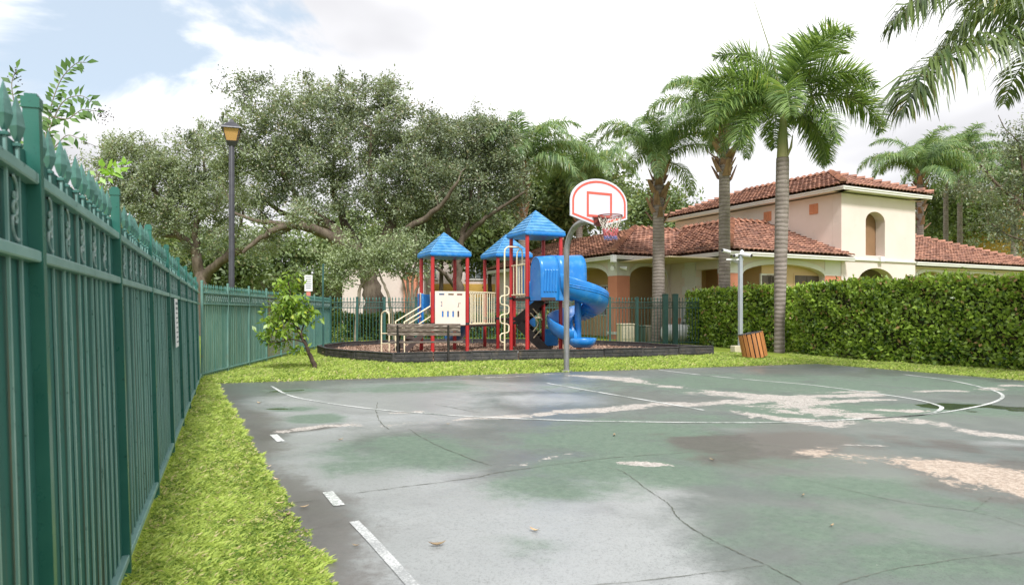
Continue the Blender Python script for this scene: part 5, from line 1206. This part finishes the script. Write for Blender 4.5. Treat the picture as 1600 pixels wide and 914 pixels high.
tree('oak_tree', [(318 - 800) / F * d, d, 0], [
    ([np.array([(318 - 800) / F * d, d, -.1]), at(316, 450, d), at(306, 405, d), at(282, 368, d), at(252, 320, d), at(235, 280, d)], .42, .10), Lm([(312, 440), (345, 410), (385, 385), (430, 368), (470, 350)], d, .30, .08, [0, -.5, -1, -1.3, -1.5]),
    Lm([(306, 405), (305, 360), (320, 300), (318, 250)], d, .24, .06), Lm([(345, 410), (370, 370), (380, 330)], d, .16, .05), Lm([(282, 368), (240, 365), (205, 340)], d, .15, .05)],
    [B(215, 275, 78, 55, d), B(290, 265, 66, 48, d), B(330, 310, 80, 62, d), B(250, 335, 85, 45, d), B(200, 240, 45, 26, d, .7), B(310, 230, 40, 30, d, .7), B(300, 370, 70, 28, d, .6), B(190, 330, 50, 50, d, .8)],
    'rounded oak at the far left rising behind the green fence and the street lamp', 'oak_leaf', 'bark', 400, 145, .150, seed=5, cl_r=.56, twig=.03, light=.6)
d = 35
tree('oak_tree', [(716 - 800) / F * d, d, 0], [
    ([np.array([(716 - 800) / F * d, d, -.1]), at(716, 450, d), at(714, 405, d), at(722, 370, d), at(738, 330, d), at(760, 270, d)], .34, .08), Lm([(715, 420), (700, 370), (692, 320), (690, 260)], d, .22, .06), Lm([(722, 375), (760, 340), (790, 320), (820, 300)], d, .16, .05, [0, -.4, -.8, -1]),
    Lm([(716, 452), (690, 425), (665, 400), (655, 375)], d, .12, .05, [0, -1, -1.4, -1.6]), Lm([(738, 330), (735, 270), (725, 220)], d, .14, .05)],
    [B(705, 235, 62, 55, d), B(765, 240, 55, 52, d), B(730, 290, 85, 45, d), B(790, 290, 45, 40, d, .8), B(690, 330, 70, 30, d, .8), B(745, 195, 45, 24, d, .6), B(650, 345, 45, 40, d, .7), B(800, 345, 45, 22, d, .4)],
    'oak with slim forked trunks directly behind the left and middle play towers', 'oak_leaf', 'bark', 370, 140, .145, seed=9, cl_r=.56, twig=.028, light=.42)
d = 29.5
tree('small_tree', [(560 - 800) / F * d, d, 0], [([np.array([(556 - 800) / F * d, d, 0]), at(562, 455, d), at(580, 430, d), at(600, 410, d)], .10, .03), ([np.array([(615 - 800) / F * d, d + .4, 0]), at(607, 465, d), at(596, 435, d), at(585, 410, d)], .09, .03)],
    [B(560, 400, 60, 34, d), B(600, 395, 42, 30, d), B(535, 430, 34, 24, d, .8), B(570, 425, 30, 22, d, .5), B(600, 435, 22, 14, d, .3)], 'small pale leaved tree with leaning thin stems right behind the open fence', 'pale_leaf', 'bark_pale', 130, 80, .125, seed=11, cl_r=.42, twig=.02)
d = 31
tree('small_tree', [(640 - 800) / F * d, d, 0], [([np.array([(640 - 800) / F * d, d, 0]), at(638, 450, d), at(626, 410, d), at(622, 385, d)], .09, .03), ([np.array([(642 - 800) / F * d, d, 0]), at(645, 440, d), at(652, 400, d), at(650, 370, d)], .08, .03), ([np.array([(644 - 800) / F * d, d, 0]), at(650, 455, d), at(668, 430, d), at(675, 410, d)], .07, .03), ([np.array([(638 - 800) / F * d, d, 0]), at(632, 450, d), at(620, 425, d)], .07, .03)],
    [B(640, 395, 38, 40, d), B(650, 430, 26, 24, d, .7), B(622, 410, 24, 26, d, .6)], 'pale many stemmed small tree left of the left play tower', 'pale_leaf', 'bark_pale', 80, 60, .13, seed=12, cl_r=.45, twig=.02, light=.35)
for i, (px, py, rx, ry, d, lab, lm, sd) in enumerate([(440, 410, 130, 48, 52, 'dense far tree filling the gap under the middle oak', 'far_leaf', 21), (250, 400, 120, 60, 50, 'far tree low behind the left green fence', 'far_leaf', 22), (560, 380, 80, 60, 58, 'far tree between the two oak trunks', 'far_leaf', 23), (790, 360, 70, 70, 60, 'far tree behind the middle and right play towers', 'far_leaf', 24), (905, 315, 75, 62, 46, 'leafy tree behind the white backboard', 'far_leaf', 25), (1010, 335, 70, 48, 58, 'leafy tree behind the left end of the clubhouse roof', 'far_leaf', 26), (1425, 372, 75, 42, 70, 'light green trees far off behind the right roof', 'far_leaf', 27), (1525, 350, 60, 45, 66, 'bushy far tree left of the yellow house', 'far_leaf', 28), (340, 420, 70, 40, 47, 'dark low tree behind the street lamp', 'far_leaf', 29), (765, 385, 75, 45, 46, 'broad leafy tree between the middle tower and the far apartment house', 'far_leaf', 33), (850, 330, 65, 62, 48, 'leafy tree behind the right play tower roof', 'far_leaf', 34), (1500, 335, 95, 50, 60, 'wide leafy tree behind the thin trunked palms at right', 'far_leaf', 35), (690, 360, 70, 60, 46, 'loose leafed tree between the left tower and the far apartment house', 'far_leaf', 30)]):
    bx = (px - 800) / F * d
    tree('background_tree', [bx, d, 0], [([np.array([bx, d, 0]), at(px, (py + 470) / 2, d), at(px + rx * .1, py, d)], .2, .07)], [B(px, py, rx, ry, d), B(px - rx * .35, py - ry * .35, rx * .55, ry * .6, d), B(px + rx * .4, py - ry * .2, rx * .5, ry * .6, d)], lab, lm, 'bark', 240, 46, .36, seed=sd, cl_r=.95, twig=.03, group='trees in the background', light=.55 if i != 8 else .3)
d = 44
tree('open_tree', [(1600 - 800) / F * d, d, 0], [([np.array([(1640 - 800) / F * d, d, 0]), at(1630, 380, d), at(1605, 330, d), at(1560, 290, d), at(1530, 255, d)], .26, .05), Lm([(1605, 330), (1600, 270), (1590, 220)], d, .15, .04), Lm([(1630, 380), (1580, 370), (1550, 350)], d, .12, .04), Lm([(1560, 290), (1540, 300), (1510, 290)], d, .06, .03), Lm([(1590, 220), (1570, 200), (1560, 180)], d, .04, .02)],
    [B(1590, 225, 32, 40, d), B(1545, 290, 45, 35, d), B(1590, 300, 40, 40, d), B(1560, 360, 50, 40, d), B(1530, 245, 25, 18, d, .6), B(1610, 370, 40, 40, d), B(1500, 300, 30, 22, d, .5), B(1640, 240, 60, 70, d)], 'open branched tree at the right edge in front of the yellow house', 'oak_leaf', 'bark', 260, 60, .18, seed=31, cl_r=.6, twig=.03, light=.35)

# sapling on the lawn
d = 15.2
tree('sapling', [(493 - 800) / F * d, d, 0], [([np.array([(494 - 800) / F * d, d, -.02]), at(484, 555, d), at(476, 535, d), at(462, 505, d), at(455, 470, d), at(450, 440, d)], .058, .018), Lm([(476, 535), (455, 530), (430, 535), (410, 532)], d, .02, .008, [0, -.1, -.2, -.2]), Lm([(462, 505), (440, 500), (415, 510)], d, .02, .008, [0, .1, .2]), Lm([(470, 520), (480, 495), (484, 480)], d, .02, .008)],
    [B(450, 505, 38, 30, d), B(450, 470, 26, 26, d), B(450, 440, 18, 16, d, .9), B(428, 520, 24, 16, d, .8), B(470, 485, 24, 20, d, .8), B(418, 533, 16, 8, d, .5), B(455, 542, 22, 12, d, .5), B(438, 462, 14, 10, d, .4)],
    'small leaning sapling with big bright leaves on the lawn', 'sapling_leaf', 'bark_dark', 135, 10, .145, seed=41, cl_r=.15, twig=.010, light=.62, droop=.35)

# shrub branches reaching over the near fence
def sprays(name, base, paths, label, leafm, leaf, stem=.006):
    o = thing(name, tuple(base), label, 'shrub'); b = MB(base); C_, D_, N_ = [], [], []
    first = np.array([base[0], base[1], 0.0])
    for pts, step in paths:
        q = catmull([np.array(p) for p in pts], 10); b.tube([tuple(p) for p in q], [stem * (1 - .6 * i / len(q)) for i in range(len(q))], 5, False)
        acc = 0; sd = 1
        for a, c in zip(q[:-1], q[1:]):
            L = np.linalg.norm(c - a); acc += L
            while acc > step:
                acc -= step; tn = unit(c - a); s = unit(np.cross(tn, np.array([0.15, -1, .1]))) * sd; sd = -sd
                C_.append(a); D_.append(unit(tn * .55 + s + rng.normal(size=3) * .18)); N_.append(np.array([rng.normal() * .5, -1, .7]))
        C_.append(q[-1]); D_.append(unit(q[-1] - q[-2])); N_.append(np.array([0, -1, .5]))
    b.build('stem', M['bark_pale'], o, recalc=False); n = len(C_); L_ = leaf * rng.uniform(.75, 1.2, n)
    for i in range(n):
        leafcloud('leaf', np.array([C_[i]]), np.array([D_[i]]), [L_[i]], [L_[i] * .48], [float(np.clip(rng.normal(.5, .22), 0, .88))], M[leafm], o, base, .10, np.array([N_[i]]))
    return o
d = 5.6; bs = [-4.2, 6.0, 0]; hub = at(55, 262, d)
o = sprays('crape_myrtle', bs, [([np.array(bs, float), np.array([-4.0, 5.8, 1.2]), hub], 9), ([hub, at(72, 210, d), at(80, 165, d), at(95, 125, d), at(118, 100, d), at(134, 98, d)], .020), ([hub, at(82, 190, d), at(100, 158, d), at(125, 150, d), at(142, 158, d)], .022), ([at(80, 182, d), at(105, 186, d), at(128, 172, d), at(150, 174, d)], .022), ([hub, at(30, 190, d), at(18, 135, d), at(26, 108, d)], .024), ([hub, at(85, 230, d), at(104, 212, d), at(122, 216, d)], .030)],
    'leafy crape myrtle branch arching over the near fence at upper left', 'myrtle_leaf', .092)
b = MB(bs)
for i in range(70):
    c = at(160, 180, d) + rng.normal(size=3) * np.array([.035, .04, .03]); b.lathe([(.002, -.004), (.006, 0), (.002, .004)], c, 5)
for i in range(30):
    c = at(24, 118, d) + rng.normal(size=3) * np.array([.02, .03, .035]); b.lathe([(.002, -.004), (.006, 0), (.002, .004)], c, 5)
tag(b.build('seed_head', M['berry'], o), kind='stuff')
d = 8.2; bs = [-5.0, 8.4, 0]
sprays('young_shrub', bs, [([np.array(bs, float), np.array([-4.9, 8.3, 1.5]), at(150, 275, d), at(175, 268, d), at(196, 258, d)], .055), ([at(152, 274, d), at(165, 262, d), at(182, 258, d)], .05), ([at(150, 275, d), at(170, 277, d), at(186, 270, d)], .05)][0:3], 'bright yellow green shrub tip showing above the near fence', 'myrtle_bright', .13)

# ------------------------------------------------------------------ hedges
def hedge(front, depth, h, n, label, leaf, seed, matl='hedge_leaf', nm='clipped_hedge', cover=.16):
    rg_ = np.random.default_rng(seed); fr = [np.array([*q, 0.0]) for q in front]; q = catmull(fr, 8); q = np.array(q)
    tn = unit(np.gradient(q, axis=0)); nr = np.stack([-tn[:, 1], tn[:, 0], np.zeros(len(tn))], 1)      # to the right-hand back
    if nr[:, 1].mean() < 0: nr = -nr
    base = q[len(q) // 2]; o = thing(nm, tuple(base), label, 'hedge'); b = MB(base)
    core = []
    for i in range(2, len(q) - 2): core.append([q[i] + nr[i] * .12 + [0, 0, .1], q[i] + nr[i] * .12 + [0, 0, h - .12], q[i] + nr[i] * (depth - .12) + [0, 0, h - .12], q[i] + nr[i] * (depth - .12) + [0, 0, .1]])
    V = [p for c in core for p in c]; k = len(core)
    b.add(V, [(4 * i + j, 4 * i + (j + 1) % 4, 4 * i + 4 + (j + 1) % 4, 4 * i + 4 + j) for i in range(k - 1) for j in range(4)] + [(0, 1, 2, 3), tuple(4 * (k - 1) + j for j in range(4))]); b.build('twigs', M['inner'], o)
    seg = np.linalg.norm(np.diff(q, axis=0), axis=1); cum = np.concatenate([[0], np.cumsum(seg)])
    s = rg_.random(n) * cum[-1]; ix = np.interp(s, cum, np.arange(len(q))); i0 = np.minimum(ix.astype(int), len(q) - 2); f = (ix - i0)[:, None]
    p = q[i0] * (1 - f) + q[i0 + 1] * f; nn = nr[i0]; tt_ = tn[i0]
    u = rg_.random(n) * (h + depth); onf = u < h
    z = np.where(onf, u, h); back = np.where(onf, 0, u - h)
    # lumpy clipped face: the surface swells and sinks by a hand's width
    lump = .045 * np.sin(s * 3.1 + 1.7 * np.sin(z * 4)) + .05 * np.sin(s * 7.3 + z * 5.1) + .05 * np.sin(z * 9 + s * 2.3)
    inn = np.abs(rg_.normal(0, cover, n)) + lump * .8
    C_ = p + nn * (back + np.where(onf, inn, 0))[:, None]; C_[:, 2] = np.where(onf, z, h - inn + .03 * rg_.normal(size=n)) + .02
    edge_ = np.clip((z - (h - .25)) / .25, 0, 1) * onf; C_ += nn * (.10 * edge_ ** 2)[:, None]
    shoot = (~onf) & (rg_.random(n) < .10); C_[shoot, 2] += rg_.random(shoot.sum()) * .14
    out = np.where(onf[:, None], -nn, np.array([[0, 0, 1.0]]))
    D_ = unit(out * .35 + rg_.normal(size=(n, 3)) * .6 + np.array([0, 0, .35])); NN = out + rg_.normal(size=(n, 3)) * .45
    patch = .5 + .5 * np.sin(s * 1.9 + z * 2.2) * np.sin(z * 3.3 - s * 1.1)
    ne = int(n * .06); C_[:ne] = q[0] + nr[0] * (rg_.random((ne, 1)) * depth) + tn[0] * (np.abs(rg_.normal(0, .1, (ne, 1))) + .02) + np.array([0, 0, 1.0]) * (rg_.random((ne, 1)) * h)
    C_[ne:2 * ne] = q[-1] + nr[-1] * (rg_.random((ne, 1)) * depth) - tn[-1] * (np.abs(rg_.normal(0, .1, (ne, 1))) + .02) + np.array([0, 0, 1.0]) * (rg_.random((ne, 1)) * h)
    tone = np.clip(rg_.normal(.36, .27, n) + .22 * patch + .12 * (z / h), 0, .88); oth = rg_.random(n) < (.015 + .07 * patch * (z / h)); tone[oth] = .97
    L_ = leaf * rg_.uniform(.7, 1.35, n)
    tag(leafcloud('leaves', C_, D_, L_, L_ * .55, tone, M[matl], o, base, .10, NN), kind='stuff')
    return o
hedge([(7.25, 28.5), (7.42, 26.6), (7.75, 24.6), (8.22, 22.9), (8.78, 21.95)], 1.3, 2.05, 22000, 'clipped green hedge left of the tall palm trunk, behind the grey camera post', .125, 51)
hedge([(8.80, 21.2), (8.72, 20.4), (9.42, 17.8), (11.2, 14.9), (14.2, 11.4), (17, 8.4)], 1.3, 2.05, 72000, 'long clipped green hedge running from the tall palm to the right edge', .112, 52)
hedge([(-8.5, 31.5), (-5.5, 31.2), (-2, 31.6), (2.5, 31.0)], 1.0, 1.15, 9000, 'low dark green hedge beyond the open fence and the playground', .13, 53, 'shrub_leaf', 'low_hedge', .2)
hedge([(-80, 62), (-45, 72), (-15, 78), (20, 82), (60, 92)], 3.0, 5.2, 17000, 'long tall belt of dark bushes in the far background under the oak crowns', .75, 54, 'far_leaf', 'bush_belt', .7)
d = 27.8
tree('low_shrub', [(527 - 800) / F * d, d, 0], [([np.array([(527 - 800) / F * d, d, 0]), at(526, 530, d), at(530, 512, d)], .03, .01)], [B(527, 530, 13, 16, d), B(533, 515, 7, 10, d)], 'small light green shrub right behind the fence at its left end', 'shrub_leaf', 'bark_pale', 30, 16, .12, seed=61, cl_r=.16, twig=.008, cat='shrub', light=.75)

# ------------------------------------------------------------------ palms
def frond_mesh(name, L, elev, sag, ll, n, mat, lw=.028, plum=False, hang=.6, curl=.15, seed=0, path=None, stalk=.12):
    """one feather leaf. starts at the origin and arches along +x; leaflets on both sides (all round for plumose leaves)"""
    rg_ = np.random.default_rng(seed); K = 22; 
    if path is None:
        pts = [np.zeros(3)]; a = elev; yb = rg_.uniform(-curl, curl)
        for i in range(K):
            u = i / K; ds = L / K
            pts.append(pts[-1] + np.array([math.cos(a) * ds, yb * ds * u, math.sin(a) * ds])); a -= sag / K * (.45 + 1.3 * u); a = max(a, R(-88))
        q = np.array(pts)
    else: q = np.array(catmull([np.array(p) for p in path], 8)); K = len(q) - 1
    T = unit(np.gradient(q, axis=0)); b = MB(); b.tube([tuple(p) for p in q], [.030 * (1 - .85 * i / K) + .004 for i in range(K + 1)], 5, False)
    V, Fs, tn = list(b.v), [(*f,) for f in b.f], [.5] * len(b.f)
    F4 = list(Fs)
    for i in range(n):
        u = stalk + (1 - stalk) * (i + rg_.uniform(-.3, .3)) / n; u = min(max(u, .02), .995); x = u * K; i0 = min(int(x), K - 1); f = x - i0
        p = q[i0] * (1 - f) + q[i0 + 1] * f; t_ = T[i0]; up = np.array([0, 0, 1.0]); s0 = np.cross(t_, up); s0 = s0 / max(np.linalg.norm(s0), 1e-6); nu = np.cross(s0, t_)
        lp = ll * (math.sin(math.pi * (.16 + .80 * u)) ** .7) * rg_.uniform(.82, 1.1)
        for sd in (-1, 1):
            for rep in range(3 if plum else 1):
                ang = rg_.uniform(-.55, .95) if plum else rg_.normal(.15, .28)
                d0 = unit(s0 * sd * math.cos(ang) + nu * math.sin(ang) + t_ * rg_.uniform(.45, .75))
                d1 = unit(d0 * (1 - hang * .55) + np.array([0, 0, -1]) * hang * rg_.uniform(.5, 1.1)); d2 = unit(d1 * (1 - hang * .5) + np.array([0, 0, -1]) * hang * rg_.uniform(.7, 1.3))
                p1 = p + d0 * lp * .34; p2 = p1 + d1 * lp * .36; p3 = p2 + d2 * lp * .32; wv = unit(np.cross(d0, nu + rg_.normal(size=3) * .2)) * lw * .5
                k = len(V); V += [p - wv * .5, p + wv * .5, p1 - wv, p1 + wv, p2 - wv * .75, p2 + wv * .75, p3 - wv * .1, p3 + wv * .1]
                F4 += [(k, k + 1, k + 3, k + 2), (k + 2, k + 3, k + 5, k + 4), (k + 4, k + 5, k + 7, k + 6)]
                tv = float(np.clip(rg_.normal(.48, .2), 0, .88)) if rg_.random() > .025 else .97; tn += [tv] * 3
    return npmesh(name, np.array(V), np.array(F4), mat, tn)
QF = [frond_mesh('frond', 3.3, R(80), R(112), .74, 120, M['frond'], .034, hang=.46, seed=1), frond_mesh('frond', 3.5, R(64), R(125), .82, 124, M['frond'], .034, hang=.60, seed=2), frond_mesh('frond', 3.4, R(44), R(122), .82, 124, M['frond'], .034, hang=.68, seed=3), frond_mesh('frond', 3.1, R(18), R(100), .76, 110, M['frond'], .034, hang=.75, seed=4)]
XF = [frond_mesh('frond', 2.7, R(72), R(95), .74, 66, M['foxtail'], .032, True, .16, seed=5, stalk=.16), frond_mesh('frond', 2.8, R(45), R(110), .78, 70, M['foxtail'], .032, True, .18, seed=6, stalk=.16), frond_mesh('frond', 2.8, R(20), R(100), .78, 70, M['foxtail'], .032, True, .22, seed=7, stalk=.16), frond_mesh('frond', 2.6, R(-8), R(80), .74, 66, M['foxtail'], .032, True, .26, seed=8, stalk=.16)]
def crown(o, top, kinds, n, seed, scale=1.0, tiers=None, skip=None):
    rd = random.Random(seed)
    for i in range(n):
        u = i / n; k = 0 if u < .22 else 1 if u < .54 else 2 if u < .88 else 3; az = i * 2.3999 + rd.uniform(-.25, .25)
        f = put('frond', kinds[k], o, (.06 * math.cos(az), .06 * math.sin(az), top - .12 * (u - .3)), az); s_ = scale * rd.uniform(.88, 1.1); f.scale = (s_, s_, s_); f.rotation_euler = (rd.uniform(-.12, .12), rd.uniform(-.14, .14), az)
def trunk_(o, rows, mat='palm_trunk', name='trunk', n=16):
    b = MB(); b.tube([(x, y, z) for x, y, z, r_ in rows], [r_ for *_, r_ in rows], n); return b.build(name, M[mat], o)
def boots(o, z0, z1, r0, r1, n, seed):
    rd = random.Random(seed)
    bm_ = MB(); bm_.add([(0, -.11, 0), (0, .11, 0), (.06, .07, .26), (.06, -.07, .26), (.09, -.05, .40), (.09, .05, .40), (-.03, -.10, 0), (-.03, .10, 0)], [(0, 1, 2, 3), (3, 2, 5, 4), (6, 0, 3), (1, 7, 2), (6, 3, 4), (7, 5, 2)]); me = bm_.mesh('leaf_base', M['boot'])
    for i in range(n):
        u = i / n; a = i * 2.3999; z = z0 + (z1 - z0) * u; r_ = r0 + (r1 - r0) * u + rd.uniform(-.01, .02); f = put('leaf_base', me, o, (r_ * math.cos(a), r_ * math.sin(a), z), a); s_ = rd.uniform(1.2, 1.8); f.scale = (s_, s_, s_); f.rotation_euler = (rd.uniform(-.2, .2), rd.uniform(.15, .6), a)
def queen(px, d, ytop, ycrown, label, seed, n=15, rad=.19, scale=1.0, boot=True, lean=0.0):
    x = (px - 800) / F * d; zb = HC + (HZ - ytop) / F * d; zc = HC + (HZ - ycrown) / F * d
    o = thing('queen_palm', (x, d, 0), label, 'palm tree', 'queen palms around the clubhouse')
    trunk_(o, [(0, 0, -.1, rad * 1.25), (0, 0, .4, rad * 1.1), (lean * .3, 0, zb * .5, rad), (lean, 0, zb, rad * .92), (lean, 0, zc, rad * .8)])
    if boot: boots(o, zb - .9 * (d / 27) * .8, zc + .1, rad * .95, rad * .75, 26, seed)
    crown(o, zc, QF, n, seed, scale); return o
queen(1029, 29.0, 320, 252, 'queen palm with shaggy leaf bases standing just behind the fence, right of the backboard', 1, 17, .26, .98)
queen(1132, 26.0, 255, 196, 'queen palm whose mottled trunk rises behind the hedge left of the camera post', 2, 17, .215, 1.02)
queen(816, 38.0, 320, 262, 'queen palm rising behind the right play tower', 3, 19, .22, 1.4)
queen(905, 42.0, 330, 285, 'queen palm half hidden behind the backboard', 4, 17, .22, 1.35)
queen(1438, 48.0, 330, 270, 'queen palm behind the right edge of the upper storey', 5, 17, .24, 1.3)
queen(1478, 56.0, 300, 268, 'thin trunked queen palm behind the right roof', 6, 17, .2, 1.4, False)
queen(1500, 55.0, 300, 262, 'second thin trunked queen palm just right of its neighbour behind the right roof', 7, 17, .2, 1.45, False)
queen(1585, 50.0, 320, 290, 'queen palm at the right edge in front of the yellow house', 8, 17, .22, 1.4)
# foxtail palm
d = 21.6; x = (1218 - 800) / F * d; z_ = lambda y: HC + (HZ - y) / F * d
o = thing('foxtail_palm', (x, d, 0), 'tall foxtail palm with a smooth grey trunk and green crownshaft between the two hedges', 'palm tree')
trunk_(o, [(.0, 0, -.1, .17), (0, 0, .8, .155), (.03, 0, 2.6, .19), (.08, 0, 4.6, .205), (.10, 0, z_(252), .195), (.10, 0, z_(247), .19)])
trunk_(o, [(.10, 0, z_(247), .178), (.105, 0, z_(235), .17), (.11, 0, z_(205), .13), (.12, 0, z_(180), .085)], 'crownshaft', 'crownshaft')
trunk_(o, [(.18, -.1, z_(247), .05), (.30, -.16, z_(232), .04), (.34, -.2, z_(214), .015)], 'crownshaft', 'flower_sheath', 8)
trunk_(o, [(.12, 0, z_(185), .05), (.02, 0, z_(140), .03), (-.35, 0, z_(70), .018), (-.85, 0, z_(-5), .006)], 'rachis', 'spear_leaf', 6)
rd = random.Random(12)
for k, az, tl, sc_, yo in [(0, 30, .0, 1.5, 0), (0, -70, .2, 1.12, 0), (1, 178, 0, 1.1, 0), (1, 10, 0, 1.12, 0), (1, -35, .05, 1.0, 0), (2, 200, 0, 1.05, .05), (2, -8, .0, 1.15, .05), (2, -110, .1, .95, 0), (3, -150, .0, 1.0, .1), (3, 25, .1, .95, .1), (3, -55, .05, .9, .1), (1, 110, 0, 1.0, 0), (2, 75, 0, 1, 0), (0, 150, -.1, 1.05, 0), (3, 165, 0, .9, .1), (3, 5, .25, .9, .15), (2, 140, 0, 1, 0)]:
    a = R(az); f = put('frond', XF[k], o, (.12 + .05 * math.cos(a), .05 * math.sin(a), z_(160) - yo), a); f.scale = (sc_ * 1.08,) * 3; f.rotation_euler = (rd.uniform(-.15, .15), tl, a)
# coconut palm beyond the right edge: its fronds hang into the picture
cxp = np.array([11.5, 12.3, 0]); zc = 6.35
o = thing('coconut_palm', (11.5, 12.3, 0), 'coconut palm whose long fronds hang in from the upper right corner', 'palm tree')
trunk_(o, [(0.5, .2, -.1, .24), (.35, .15, 1, .17), (.1, .05, 3.5, .15), (0, 0, zc - .2, .13)])
org = np.array([11.5, 12.3, zc]); d = 11.3
for i, (pts, ll, n) in enumerate([([(1598, 68, 11.7), (1555, 66, 11.3), (1505, 76, 11.0), (1450, 105, 10.8), (1425, 140, 10.7), (1412, 175, 10.7)], 1.15, 140), ([(1640, 8, 11.8), (1570, -20, 11.4), (1490, -22, 11.1), (1430, 5, 11.0), (1395, 40, 11.0)], 1.15, 140), ([(1650, 20, 12.4), (1590, 10, 12.6), (1530, 22, 12.8), (1480, 70, 13.0), (1462, 110, 13.1)], 1.05, 130)]):
    pa = [np.zeros(3)] + [at(*p) - org for p in pts]
    put('frond', frond_mesh('frond', 4, 0, 0, ll, n, M['coconut'], .042, hang=.74, seed=60 + i, path=pa, stalk=.15), o, (0, 0, zc))
CF = [frond_mesh('frond', 4.2, R(e), R(s), 1.0, 100, M['coconut'], .042, hang=.6, seed=70 + i, stalk=.15) for i, (e, s) in enumerate(((65, 95), (35, 100), (5, 80)))]
for i, az in enumerate((20, 75, -30, 110, -75, 50, -5, 95, -55)):
    f = put('frond', CF[i % 3], o, (0, 0, zc), R(az)); f.scale = (random.uniform(.9, 1.1),) * 3
